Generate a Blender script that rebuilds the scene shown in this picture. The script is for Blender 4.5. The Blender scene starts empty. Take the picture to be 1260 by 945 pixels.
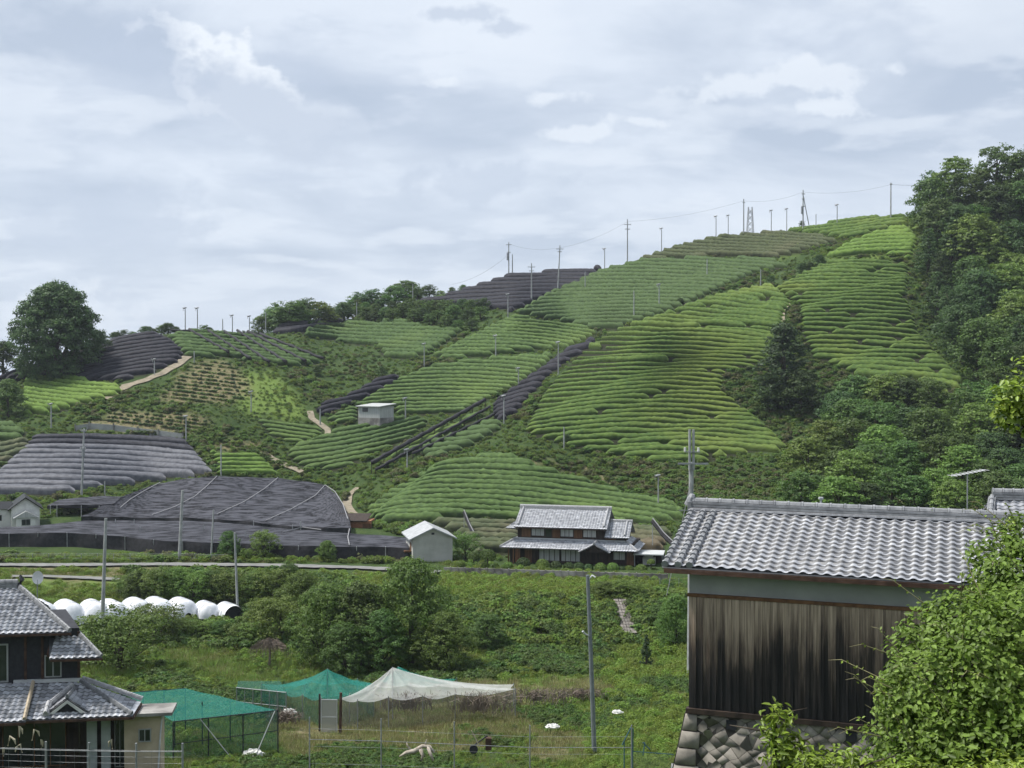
import bpy, math, random
import numpy as np
from mathutils import Vector, Matrix
R = math.radians
sc = bpy.context.scene
COL = sc.collection
F = 1500.0
TH = -math.atan((472.5 - 450) / F)          # camera pitch: the horizon lies at row 450
EYE = 30.0                                   # eye height over the datum

def P(px, py, Y):
    """world point at depth Y on the sight line of a place measured in the photo (real distance, real size)"""
    u = (px - 630) / F; v = (472.5 - py) / F
    dy = math.cos(TH) - v * math.sin(TH); dz = math.sin(TH) + v * math.cos(TH)
    return np.stack([u / dy * Y, Y + 0 * u, dz / dy * Y + EYE], -1) if isinstance(dy, np.ndarray) or isinstance(u, np.ndarray) else np.array([u / dy * Y, Y, dz / dy * Y + EYE])

# ------------------------------------------------------------------ terrain survey: (px, py, depth)
CP = []
def cp(*a): CP.extend(a)
for x in (-300, 0, 300, 600, 800, 1000, 1260, 1560):
    cp((x, 945, 62), (x, 860, 85), (x, 1000, 52))
for x in (-300, 0, 150, 300): cp((x, 810, 103), (x, 762, 118), (x, 738, 125), (x, 705, 139), (x, 690, 150))
for x in (450, 600, 700, 800): cp((x, 800, 110), (x, 735, 121), (x, 715, 133), (x, 693, 149))
for x in (1000, 1260, 1560): cp((x, 800, 105), (x, 700, 128), (x, 620, 158))
cp((900, 690, 145), (0, 655, 172), (300, 645, 178), (-300, 655, 172), (200, 590, 213), (420, 640, 182))
cp((650, 650, 178), (650, 565, 200), (500, 640, 180), (480, 600, 197), (840, 640, 176), (840, 600, 190), (690, 550, 208),
   (760, 563, 206), (900, 560, 206), (970, 555, 205), (950, 355, 264), (850, 450, 236), (700, 450, 245), (750, 410, 256),
   (640, 535, 213), (1053, 463, 228), (1190, 475, 215), (1120, 325, 270), (1020, 322, 275), (1117, 280, 292), (1117, 265, 303),
   (950, 287, 330), (880, 292, 334), (790, 318, 335), (740, 331, 335), (630, 390, 292), (737, 408, 281), (950, 325, 300),
   (960, 305, 312), (620, 342, 342), (600, 378, 312), (560, 445, 266), (683, 438, 263), (430, 520, 235), (593, 497, 245),
   (570, 510, 240), (380, 405, 302), (560, 410, 292), (470, 442, 275), (480, 378, 332), (400, 402, 325), (330, 410, 300),
   (240, 408, 285), (300, 445, 264), (200, 470, 247), (300, 500, 237), (200, 520, 229), (100, 500, 238), (140, 417, 280),
   (100, 470, 252), (20, 467, 262), (30, 510, 235), (150, 538, 225), (100, 600, 200), (0, 610, 196), (263, 588, 206),
   (530, 517, 238), (420, 580, 216), (353, 563, 222), (300, 585, 213), (430, 620, 200), (-300, 470, 262), (-300, 600, 200),
   (-300, 540, 225), (1200, 400, 250), (1260, 300, 272), (1260, 210, 290), (1180, 240, 290), (1560, 300, 272), (1560, 210, 290),
   (1560, 450, 225), (1260, 480, 207), (1100, 550, 192), (1260, 550, 182), (1560, 550, 182), (1000, 590, 185), (1000, 620, 172),
   (1100, 480, 218), (1000, 500, 222))
_c = np.array(CP, float)
SX, SY = 0.62, 1.0
def _n(px, py): return np.stack([np.asarray(px, float) / 945 * SX, np.asarray(py, float) / 945 * SY], -1)
def _phi(r2): return np.where(r2 > 0, 0.5 * r2 * np.log(np.maximum(r2, 1e-12)), 0)
_q = _n(_c[:, 0], _c[:, 1])
_K = _phi(((_q[:, None] - _q[None]) ** 2).sum(-1)) + np.eye(len(_q)) * 2e-5
_Pm = np.hstack([np.ones((len(_q), 1)), _q])
_A = np.vstack([np.hstack([_K, _Pm]), np.hstack([_Pm.T, np.zeros((3, 3))])])
_w = np.linalg.solve(_A, np.concatenate([np.log(_c[:, 2]), np.zeros(3)]))
def depth_raw(px, py):
    px = np.clip(px, -300, 1560)
    q = _n(px, py); s = q.shape[:-1]; q = q.reshape(-1, 2); out = np.empty(len(q))
    for i in range(0, len(q), 4000):
        k = q[i:i + 4000]
        out[i:i + 4000] = _phi(((k[:, None] - _q[None]) ** 2).sum(-1)) @ _w[:-3] + _w[-3] + k @ _w[-2:]
    return np.exp(out).reshape(s)
SKY = np.array([(-300, 474), (0, 470), (20, 462), (60, 440), (130, 419), (193, 412), (240, 408), (330, 410), (400, 401), (480, 379), (507, 371),
                (560, 358), (620, 342), (680, 335), (740, 331), (765, 326), (790, 318), (830, 303), (880, 293), (950, 287), (1000, 281), (1060, 274),
                (1117, 266), (1180, 245), (1260, 212), (1560, 200)], float)
def sky_y(px): return np.interp(px, SKY[:, 0], SKY[:, 1])
# depth table on a regular lattice: monotone up every column, then looked up bilinearly
PXS = np.arange(-300, 1561, 6.0); PYS = np.arange(190, 1001, 3.0)
_gx, _gy = np.meshgrid(PXS, PYS, indexing='ij')
DT = depth_raw(_gx, _gy)
for j in range(len(PYS) - 2, -1, -1):            # going up the photo the ground may only recede
    DT[:, j] = np.maximum(DT[:, j], DT[:, j + 1] + 0.10)
for _ in range(2):
    DT[1:-1] = (DT[:-2] + DT[1:-1] * 2 + DT[2:]) / 4
def YD(px, py):
    px = np.clip(np.asarray(px, float), -300, 1559.9); py = np.clip(np.asarray(py, float), 190, 999.9)
    a = (px + 300) / 6; b = (py - 190) / 3
    i = np.minimum(a.astype(int), len(PXS) - 2); j = np.minimum(b.astype(int), len(PYS) - 2); fa = a - i; fb = b - j
    return (DT[i, j] * (1 - fa) * (1 - fb) + DT[i + 1, j] * fa * (1 - fb) + DT[i, j + 1] * (1 - fa) * fb + DT[i + 1, j + 1] * fa * fb)
def G(px, py, dz=0.0):
    """ground point seen at (px, py)"""
    px = np.asarray(px, float); py = np.asarray(py, float)
    if px.ndim == 0: px = px[None]; py = py[None]; g = P(px, py, YD(px, py))[0]
    else: g = P(px, py, YD(px, py))
    g = np.array(g); g[..., 2] += dz
    return g
def GZ(x, Y):
    """ground height under a world point, by bisection along its column"""
    px = 630 + F * x / Y
    a, b = float(sky_y(px)), 999.0
    for _ in range(28):
        m = (a + b) / 2
        if float(YD(px, m)) > Y: a = m
        else: b = m
    return float(P(px, (a + b) / 2, Y)[2])
def in_poly(px, py, poly):
    px = np.asarray(px, float); py = np.asarray(py, float); r = np.zeros(px.shape, bool)
    n = len(poly)
    for i in range(n):
        x0, y0 = poly[i]; x1, y1 = poly[(i + 1) % n]
        if y0 == y1: continue
        c = ((y0 > py) != (y1 > py)) & (px < (x1 - x0) * (py - y0) / (y1 - y0) + x0)
        r ^= c
    return r
# ------------------------------------------------------------------ camera, light, world
cam = bpy.data.cameras.new('camera'); camo = bpy.data.objects.new('camera', cam); COL.objects.link(camo)
cam.sensor_fit = 'HORIZONTAL'; cam.sensor_width = 36; cam.lens = 36 * F / 1260; cam.clip_start = 0.3; cam.clip_end = 20000
camo.location = (0, 0, EYE); camo.rotation_euler = (R(90) + TH, 0, 0); sc.camera = camo
sc.view_settings.view_transform = 'Standard'; sc.view_settings.look = 'None'; sc.view_settings.exposure = .46; sc.view_settings.gamma = 1
cy = sc.cycles
cy.max_bounces = 4; cy.diffuse_bounces = 3; cy.glossy_bounces = 2; cy.transmission_bounces = 3; cy.transparent_max_bounces = 10; cy.volume_bounces = 0
cy.use_adaptive_sampling = True; cy.adaptive_threshold = .025; cy.time_limit = 700; cy.caustics_reflective = False; cy.caustics_refractive = False
sun_az, sun_el = R(275), R(60)
sl = bpy.data.lights.new('sun', 'SUN'); so = bpy.data.objects.new('sun', sl); COL.objects.link(so)
sl.energy = 4.2; sl.angle = R(9); sl.color = (1, .965, .9)
sd = Vector((math.sin(sun_az) * math.cos(sun_el), math.cos(sun_az) * math.cos(sun_el), math.sin(sun_el)))
so.rotation_euler = sd.to_track_quat('Z', 'Y').to_euler(); so.location = (0, 0, 200)

class NT:
    def __init__(s, tree): s.t = tree; s.t.nodes.clear()
    def n(s, typ, **kw):
        nd = s.t.nodes.new(typ)
        for k, v in kw.items():
            if k == 'ins':
                for a, b in v.items():
                    if isinstance(b, tuple) and len(b) == 2 and hasattr(b[0], 'outputs'): s.t.links.new(b[0].outputs[b[1]], nd.inputs[a])
                    elif hasattr(b, 'outputs'): s.t.links.new(b.outputs[0], nd.inputs[a])
                    else: nd.inputs[a].default_value = b
            else: setattr(nd, k, v)
        return nd
    def ramp(s, src, stops, interp='LINEAR'):
        r = s.n('ShaderNodeValToRGB', ins={0: src}); cr = r.color_ramp; cr.interpolation = interp
        while len(cr.elements) < len(stops): cr.elements.new(.5)
        for e, (p, c) in zip(cr.elements, stops):
            e.position = p; e.color = (c, c, c, 1) if not isinstance(c, (tuple, list)) else (*c, 1)
        return r
    def mix(s, f, a, b, bt='MIX'):
        m = s.n('ShaderNodeMix', data_type='RGBA', blend_type=bt)
        for i, v in ((0, f), (6, a), (7, b)):
            if isinstance(v, tuple) and len(v) == 2 and hasattr(v[0], 'outputs'): s.t.links.new(v[0].outputs[v[1]], m.inputs[i])
            elif hasattr(v, 'outputs'): s.t.links.new(v.outputs[0], m.inputs[i])
            else: m.inputs[i].default_value = (*v, 1) if isinstance(v, tuple) and len(v) == 3 else v
        return (m, 2)
    def math(s, op, a, b=0.0, clamp=False):
        return s.n('ShaderNodeMath', operation=op, use_clamp=clamp, ins={0: a, 1: b})

w = bpy.data.worlds.new('World'); sc.world = w; w.use_nodes = True
t = NT(w.node_tree)
geo = t.n('ShaderNodeTexCoord')
sep = t.n('ShaderNodeSeparateXYZ', ins={0: (geo, 'Generated')})
zz = t.math('ADD', t.math('MAXIMUM', (sep, 2), 0.0), 0.16)
pu = t.n('ShaderNodeCombineXYZ', ins={0: t.math('DIVIDE', (sep, 0), zz), 1: t.math('DIVIDE', (sep, 1), zz), 2: 0.0})
def cloud(scale, off, detail, rough, dist=0.0, sx=1.0):
    mp = t.n('ShaderNodeMapping', ins={0: pu, 1: off, 3: (scale * sx, scale, 1)})
    return t.n('ShaderNodeTexNoise', ins={'Vector': mp, 'Scale': 1.0, 'Detail': detail, 'Roughness': rough, 'Distortion': dist})
big = cloud(.42, (3.1, 1.7, 0), 4, .5, .5)
mid = cloud(1.15, (7.3, 4.2, 0), 8, .56, .35)
fin = cloud(2.6, (1.3, 9.2, 0), 8, .55, .25, .8)
puff = cloud(1.9, (5.7, 2.6, 0), 9, .5, .1)
sky = t.n('ShaderNodeTexSky', sky_type='NISHITA', sun_disc=False, sun_elevation=sun_el, sun_rotation=sun_az, altitude=100, air_density=1.0, dust_density=2.0, ozone_density=1.5)
base = t.ramp(big, [(.32, (4.1, 4.85, 6.05)), (.5, (5.0, 5.7, 6.8)), (.66, (6.0, 6.6, 7.45))])
c1 = t.mix(t.ramp(mid, [(.40, 0.0), (.60, 1.0)]), t.mix(.8, base, (3.7, 4.35, 5.4)), t.mix(.62, base, (6.7, 7.2, 7.9)))
c2 = t.mix(t.ramp(puff, [(.52, 0.0), (.57, .5), (.66, .7)]), c1, (6.7, 7.2, 7.9))
c3 = t.mix(t.ramp(fin, [(.55, 0.0), (.64, .55)]), c2, (4.2, 4.85, 5.95))
# one cumulus bank standing high in the left of the view, and a darker one beside it, by direction
hx = t.math('DIVIDE', (sep, 0), t.math('MAXIMUM', (sep, 1), .05)); hz = t.math('DIVIDE', (sep, 2), t.math('MAXIMUM', (sep, 1), .05))
cn = t.n('ShaderNodeTexNoise', ins={'Vector': t.n('ShaderNodeCombineXYZ', ins={0: hx, 1: t.math('MULTIPLY', hz, 1.3), 2: 4.0}), 'Scale': 26.0, 'Detail': 8, 'Roughness': .58})
cn2 = t.n('ShaderNodeTexNoise', ins={'Vector': t.n('ShaderNodeCombineXYZ', ins={0: hx, 1: t.math('MULTIPLY', hz, 1.3), 2: 9.0}), 'Scale': 11.0, 'Detail': 5, 'Roughness': .5})
def blob(cx, cz, rx, rz, rot=0.0, amt=1.9):
    dx = t.math('SUBTRACT', hx, cx); dz_ = t.math('SUBTRACT', hz, cz); c_, s_ = math.cos(rot), math.sin(rot)
    a = t.math('DIVIDE', t.math('ADD', t.math('MULTIPLY', dx, c_), t.math('MULTIPLY', dz_, s_)), rx); b_ = t.math('DIVIDE', t.math('SUBTRACT', t.math('MULTIPLY', dz_, c_), t.math('MULTIPLY', dx, s_)), rz)
    d = t.math('SQRT', t.math('ADD', t.math('MULTIPLY', a, a), t.math('MULTIPLY', b_, b_)))
    return t.math('SUBTRACT', t.math('ADD', 1.0, t.math('MULTIPLY', t.math('SUBTRACT', cn, .5), amt * 1.6)), t.math('ADD', d, t.math('MULTIPLY', t.math('SUBTRACT', cn2, .5), amt)))
cb = blob(-.222, .232, .085, .040, -.55, 1.2)
c3 = t.mix(t.ramp(cb, [(.10, 0.0), (.32, .85)]), c3, (7.4, 7.8, 8.3))
cs_ = blob(-.200, .208, .090, .036, -.50, 1.2)
c3 = t.mix(t.ramp(cs_, [(.0, 0.0), (.5, .9)]), c3, (4.6, 5.2, 6.2))
for q in ((-.045, .287, .042, .008, 0.0), (.0, .276, .026, .010, 0.0), (-.02, .150, .085, .018, .05), (-.33, .12, .10, .035, .1), (-.30, .255, .06, .03, -.2)):
    c3 = t.mix(t.ramp(blob(*q), [(.05, 0.0), (.55, .6)]), c3, (4.1, 4.75, 5.85))
for q in ((.24, .235, .09, .014, .1), (.03, .22, .03, .008, 0.0), (.06, .19, .035, .008, .1), (-.06, .232, .02, .006, 0.0), (-.38, .04, .06, .03, 0.0), (.26, .21, .04, .01, -.2), (.10, .20, .03, .007, -.1)):
    c3 = t.mix(t.ramp(blob(*q), [(.05, 0.0), (.45, .7)]), c3, (7.0, 7.45, 8.05))
lowb = t.ramp((sep, 2), [(.0, 1.0), (.10, .45), (.25, 0.0)])
c4 = t.mix(t.math('MULTIPLY', lowb, .6), c3, (5.9, 6.55, 7.5))
allc = t.mix(.93, sky, c4)
t.n('ShaderNodeOutputWorld', ins={0: t.n('ShaderNodeBackground', ins={0: allc, 1: .095})})

# ------------------------------------------------------------------ materials
MATS = {}
def newmat(name):
    m = bpy.data.materials.new(name); m.use_nodes = True; MATS[name] = m; return m, NT(m.node_tree)
def mat(name, c1, c2=None, scale=1.0, detail=5, rough=.8, bump=0.0, bscale=None, rnd=0.0, metallic=0.0, stretch=(1, 1, 1), lo=.38, hi=.62, spec=.3, coord='Object', c3=None, s3=.1, trans=0.0, shade=False, alpha=None):
    m, t = newmat(name)
    tc = t.n('ShaderNodeTexCoord'); src = (tc, coord)
    if coord == 'World': src = (t.n('ShaderNodeNewGeometry'), 'Position')
    mp = t.n('ShaderNodeMapping', ins={0: src, 3: stretch})
    c = c1
    if c2 is not None:
        nz = t.n('ShaderNodeTexNoise', ins={'Vector': mp, 'Scale': scale, 'Detail': detail, 'Roughness': .6})
        c = t.mix(t.ramp(nz, [(lo, 0.0), (hi, 1.0)]), c1, c2)
    if c3 is not None:
        n3 = t.n('ShaderNodeTexNoise', ins={'Vector': mp, 'Scale': s3, 'Detail': 4})
        c = t.mix(t.ramp(n3, [(.47, 0.0), (.64, .85)]), c, c3)
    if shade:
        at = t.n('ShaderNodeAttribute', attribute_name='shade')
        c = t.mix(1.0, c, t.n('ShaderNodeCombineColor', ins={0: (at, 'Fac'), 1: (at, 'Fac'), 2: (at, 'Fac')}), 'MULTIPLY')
    if rnd:
        oi = t.n('ShaderNodeObjectInfo')
        hs = t.n('ShaderNodeHueSaturation', ins={0: t.math('ADD', t.math('MULTIPLY', (oi, 'Random'), .04), .48), 1: 1.0, 2: t.math('ADD', t.math('MULTIPLY', (oi, 'Random'), 2 * rnd), 1 - rnd)})
        if isinstance(c, tuple) and len(c) == 3: hs.inputs[4].default_value = (*c, 1)
        else: t.t.links.new(c[0].outputs[c[1]], hs.inputs[4])
        c = (hs, 0)
    b = t.n('ShaderNodeBsdfPrincipled', ins={'Roughness': rough, 'Metallic': metallic, 'Specular IOR Level': spec})
    if isinstance(c, tuple) and len(c) == 3: b.inputs[0].default_value = (*c, 1)
    else: t.t.links.new(c[0].outputs[c[1]], b.inputs[0])
    if bump:
        nb = t.n('ShaderNodeTexNoise', ins={'Vector': mp, 'Scale': bscale or scale * 3, 'Detail': 6})
        t.t.links.new(t.n('ShaderNodeBump', ins={'Strength': bump, 'Height': nb}).outputs[0], b.inputs['Normal'])
    out = b
    if trans:
        tr = t.n('ShaderNodeBsdfTranslucent')
        if isinstance(c, tuple) and len(c) == 3: tr.inputs[0].default_value = (*c, 1)
        else: t.t.links.new(c[0].outputs[c[1]], tr.inputs[0])
        out = t.n('ShaderNodeMixShader', ins={0: trans, 1: b, 2: tr})
    if alpha is not None:
        out = t.n('ShaderNodeMixShader', ins={0: alpha, 1: t.n('ShaderNodeBsdfTransparent'), 2: out})
    t.n('ShaderNodeOutputMaterial', ins={0: out})
    return m

# ------------------------------------------------------------------ mesh and object helpers
def mesh_np(name, v, f, mats=(), smooth=False, shade=None):
    """f: int array (n,k) or a list of such arrays"""
    me = bpy.data.meshes.new(name)
    fs = f if isinstance(f, list) else [f]
    fs = [np.asarray(a, np.int32) for a in fs if len(a)]
    v = np.asarray(v, np.float32)
    me.vertices.add(len(v)); me.vertices.foreach_set('co', v.ravel())
    loops = np.concatenate([a.ravel() for a in fs]); tot = np.concatenate([np.full(len(a), a.shape[1], np.int32) for a in fs])
    st = np.concatenate([[0], np.cumsum(tot)[:-1]]).astype(np.int32)
    me.loops.add(len(loops)); me.loops.foreach_set('vertex_index', loops)
    me.polygons.add(len(tot)); me.polygons.foreach_set('loop_start', st); me.polygons.foreach_set('loop_total', tot)
    if smooth: me.polygons.foreach_set('use_smooth', np.ones(len(tot), bool))
    for m in mats: me.materials.append(m)
    if shade is not None:
        a = me.attributes.new('shade', 'FLOAT', 'FACE'); a.data.foreach_set('value', np.asarray(shade, np.float32))
    me.update(calc_edges=True); me.validate()
    return me
def link(name, me, parent=None, label=None, cat=None, group=None, kind=None, loc=None, rz=None):
    o = bpy.data.objects.new(name, me); COL.objects.link(o)
    if parent is not None: o.parent = parent
    if loc is not None: o.location = tuple(float(a) for a in loc)
    if rz is not None: o.rotation_euler = (0, 0, rz)
    if label: o['label'] = label
    if cat: o['category'] = cat
    if group: o['group'] = group
    if kind: o['kind'] = kind
    return o
def thing(name, label, cat, loc=(0, 0, 0), rz=0.0, group=None): return link(name, None, None, label, cat, group, None, loc, rz)

class MB:
    """collects simple solids into one mesh"""
    def __init__(s): s.v = []; s.f = []; s.n = 0; s.sm = False
    def add(s, v, f):
        v = [tuple(float(c) for c in a) for a in v]
        s.v += v; s.f += [tuple(i + s.n for i in a) for a in f]; s.n += len(v); return s
    def box(s, x0, x1, y0, y1, z0, z1):
        return s.add([(x0, y0, z0), (x1, y0, z0), (x1, y1, z0), (x0, y1, z0), (x0, y0, z1), (x1, y0, z1), (x1, y1, z1), (x0, y1, z1)],
                     [(0, 3, 2, 1), (4, 5, 6, 7), (0, 1, 5, 4), (1, 2, 6, 5), (2, 3, 7, 6), (3, 0, 4, 7)])
    def prism(s, poly, d):
        """extrude a 3D polygon by vector d"""
        n = len(poly); d = np.array(d, float); p = [np.array(a, float) for a in poly]
        return s.add(p + [a + d for a in p], [tuple(range(n - 1, -1, -1)), tuple(range(n, 2 * n))] + [(i, (i + 1) % n, n + (i + 1) % n, n + i) for i in range(n)])
    def tube(s, pts, r, n=6, caps=True):
        pts = [np.array(p, float) for p in pts]; rs = r if isinstance(r, (list, tuple)) else [r] * len(pts)
        ring = []
        for i, p in enumerate(pts):
            d = pts[min(i + 1, len(pts) - 1)] - pts[max(i - 1, 0)]; d /= (np.linalg.norm(d) + 1e-9)
            a = np.cross(d, (0, 0, 1.0) if abs(d[2]) < .9 else (1.0, 0, 0)); a /= np.linalg.norm(a); b = np.cross(d, a)
            ring.append([p + rs[i] * (math.cos(2 * math.pi * k / n) * a + math.sin(2 * math.pi * k / n) * b) for k in range(n)])
        v = [q for rg in ring for q in rg]; f = []
        for i in range(len(pts) - 1):
            for k in range(n): f.append((i * n + k, i * n + (k + 1) % n, (i + 1) * n + (k + 1) % n, (i + 1) * n + k))
        if caps: f += [tuple(range(n))[::-1], tuple((len(pts) - 1) * n + k for k in range(n))]
        return s.add(v, f)
    def mesh(s, name, m, smooth=False):
        me = bpy.data.meshes.new(name); me.from_pydata(s.v, [], s.f); me.materials.append(m)
        if smooth: me.polygons.foreach_set('use_smooth', [True] * len(me.polygons))
        me.update(); return me
    def build(s, name, m, parent=None, smooth=False, **kw): return link(name, s.mesh(name, m, smooth), parent, **kw)

def wob(x, seed, l=40.0):
    return (np.sin(x / l + seed * 1.7) + .6 * np.sin(x / (l * .43) + seed * 3.1) + .4 * np.sin(x / (l * .21) + seed * 5.3)) / 2

# ------------------------------------------------------------------ fields (outlines measured in the photo, laid on the surveyed ground)
FIELDS = {}
def field(key, poly, **kw): FIELDS[key] = dict(poly=poly, **kw)
pA = [(-40,478),(0,468),(40,453),(90,440),(127,428),(140,418),(193,412),(212,421),(227,433),(223,445),(187,460),(147,470),(100,470),(40,467)]
field('A', pA, per=4.3, slope=-.10, bow=.0009, xc=200, mat='net_dark', kind='net', lab='dark shade net over a tea row of the black mound beside the big round tree')
field('B', [(26,494),(30,467),(67,465),(147,478),(153,486),(100,500),(50,513),(28,510)], per=5, slope=.12, bow=-.0006, xc=80, mat='tea_bright', lab='bright clipped tea hedge of the small field below the black mound at far left')
field('C', [(-40,518),(0,518),(30,530),(32,541),(0,543),(-40,543)], per=7, slope=.05, bow=0, xc=0, mat='tea', lab='dark tea hedge at the left edge of the photo below the small bright field')
field('C2', [(-40,547),(0,547),(35,542),(38,556),(10,570),(-40,582)], per=6, slope=-.25, bow=0, xc=0, mat='tea_dull', lab='brownish tea hedge at the left edge beside the grey netted field')
field('D', [(40,540),(63,537),(187,538),(233,547),(263,585),(215,590),(140,599),(67,611),(-40,613),(-40,592),(0,580),(20,562)], per=6.6, slope=.03, bow=.00022, xc=120, mat='net_grey', kind='net', dark=2, lab='grey shade net over a tea row of the netted field above the black canopy')
field('E', [(203,415),(233,409),(320,417),(360,432),(397,447),(377,452),(333,450),(280,441),(228,441)], per=3.9, slope=.06, bow=.0003, xc=230, mat='tea', lab='fine tea hedge of the field crossed by black rolled nets')
field('G', [(313,514),(397,527),(397,537),(367,547),(333,538)], per=4.4, slope=.12, bow=0, xc=350, mat='tea_mid', lab='tea hedge of the little field at the foot of the grassy knoll')
field('H', [(257,557),(320,561),(343,583),(330,586),(267,586)], per=5.2, slope=.0, bow=0, xc=300, mat='tea_bright', lab='bright tea hedge of the little field directly above the black canopy')
field('I', [(353,563),(357,553),(410,533),(440,528),(473,519),(515,514),(530,520),(507,540),(440,570),(417,580),(373,577)], per=5.2, slope=-.16, bow=-.0005, xc=400, mat='tea', lab='dark clipped tea hedge of the field just below the grey shed')
field('J', [(400,517),(440,497),(483,470),(527,453),(573,446),(683,438),(673,450),(640,473),(593,497),(567,510),(527,511),(488,511),(484,500),(441,500),(441,518),(415,523)], per=4.5, slope=.0, bow=.00045, xc=560, mat='tea_mid', lab='tea hedge of the mid slope field behind the grey shed')
field('K', [(527,441),(580,416),(630,391),(737,409),(733,415),(700,430),(623,436),(557,444)], per=4.1, slope=.04, bow=.0005, xc=620, mat='tea_mid', lab='tea hedge of the triangular field halfway up the hill')
field('L', [(370,412),(390,400),(500,397),(520,403),(570,408),(553,420),(527,437),(507,443),(473,442),(463,427),(423,423)], per=4.6, slope=.05, bow=-.0003, xc=470, mat='tea', lab='tea hedge of the sheltered hollow field below the skyline wood')
field('M', [(634,387),(673,363),(740,334),(790,322),(870,319),(950,321),(970,330),(935,336),(890,355),(850,375),(800,393),(760,407),(740,407)], per=4.5, slope=.02, bow=.0003, xc=800, mat='tea_blue', lab='bluish tea hedge of the large high field below the brown crest')
field('N', [(507,374),(540,367),(580,355),(620,342),(680,335),(742,331),(717,350),(653,375),(630,384),(593,378),(527,373)], per=4.5, slope=.0, bow=.0003, xc=700, mat='net_dark', kind='net', lab='black shade net over a tea row of the netted field on the skyline')
field('O', [(335,410),(340,404),(423,391),(424,398),(373,410)], per=5, slope=-.13, bow=0, xc=380, mat='net_dark', kind='net', lab='black shade net over the narrow tea strip below the skyline wood')
field('Pp', [(387,503),(433,487),(466,468),(493,464),(487,473),(450,491),(407,511),(390,511)], per=5, slope=-.2, bow=0, xc=440, mat='net_dark', kind='net', lab='black shade net over a short tea row of the strip left of the shed')
field('Q', [(606,497),(640,474),(673,451),(700,430),(732,419),(734,424),(702,444),(675,464),(655,487),(633,511),(613,520),(606,512)], per=5.0, slope=-.28, bow=0, xc=660, mat='net_dark', kind='net', lab='black shade net over a short tea row climbing the gully')
field('Rr', [(448,632),(480,606),(510,589),(540,574),(593,564),(633,565),(673,580),(720,592),(767,608),(843,627),(843,640),(800,648),(730,645),(533,641),(480,646),(455,642)], per=6.5, slope=.045, bow=.0003, xc=600, mat='tea_mid', curl=1, lab='rounded tea hedge of the low mound behind the farmhouse')
field('R2', [(530,645),(645,648),(640,684),(580,684),(560,660)], per=6, slope=.03, bow=0, xc=600, mat='tea_dull', lab='dull young tea row left of the farmhouse')
field('R3', [(765,653),(828,656),(815,681),(770,679)], per=6, slope=.06, bow=0, xc=800, mat='tea_dull', lab='dull young tea row right of the farmhouse')
field('S', [(512,553),(560,537),(600,521),(618,520),(619,527),(590,545),(553,562),(522,568)], per=5.2, slope=-.12, bow=0, xc=560, mat='tea_blue', lab='bluish tea hedge of the small field below the black rail fences')
field('S2', [(478,565),(520,541),(560,524),(590,508),(598,506),(596,512),(540,543),(500,564)], per=6, slope=-.3, bow=0, xc=540, mat='tea_mid', lab='short tea hedge between the two black rail fences')
pT = [(645,533),(667,488),(683,468),(717,434),(750,411),(807,391),(873,368),(940,354),(953,355),(975,374),(965,390),(963,408),(945,440),(930,452),(890,460),(889,482),(925,510),(950,532),(973,556),(915,559),(870,569),(820,572),(762,563),(693,549)]
field('T', pT, per=6.3, per2=4.2, ylo=560, yhi=360, slope=.035, bow=.00042, xc=860, mat='tea_lime', wob=2.4, lab='yellow green tea hedge of the big steep field in the middle of the hill')
field('U', [(952,357),(1000,331),(1023,323),(1107,323),(1119,328),(1117,370),(1130,410),(1173,457),(1192,476),(1157,487),(1130,472),(1090,476),(1053,463),(1027,450),(1000,441),(985,410),(982,375)], per=6.5, per2=3.9, ylo=480, yhi=330, slope=.0, bow=.0004, xc=1040, mat='tea_lime', wob=2.6, lab='yellow green tea hedge of the steep right hand field beside the forest')
field('V', [(1015,318),(1045,300),(1073,289),(1115,278),(1131,296),(1123,321),(1073,312),(1030,318)], per=4.4, slope=-.05, bow=.0006, xc=1080, mat='tea_bright', lab='bright unclipped tea row of the small field under the summit')
field('W', [(955,286),(1027,276),(1115,266),(1117,276),(1053,294),(1037,296),(1007,290)], per=3.6, slope=-.13, bow=0, xc=1050, mat='tea_lime', lab='low tea row along the summit by the power poles')
field('X', [(779,323),(800,316),(840,303),(880,293),(940,288),(1005,292),(1036,298),(1007,307),(960,317),(873,317)], per=3.9, slope=.03, bow=.00025, xc=880, mat='tea_brown', lab='brownish tea hedge of the dark field on the crest')

def smooth_noise(px, py, s):  # cheap value used to vary ground cover
    return (np.sin(px / 17 + s) * np.sin(py / 9 + s * 2) + np.sin(px / 41 - py / 23 + s) + .5 * np.sin(px / 7 + py / 5 + s)) / 2.5

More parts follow.
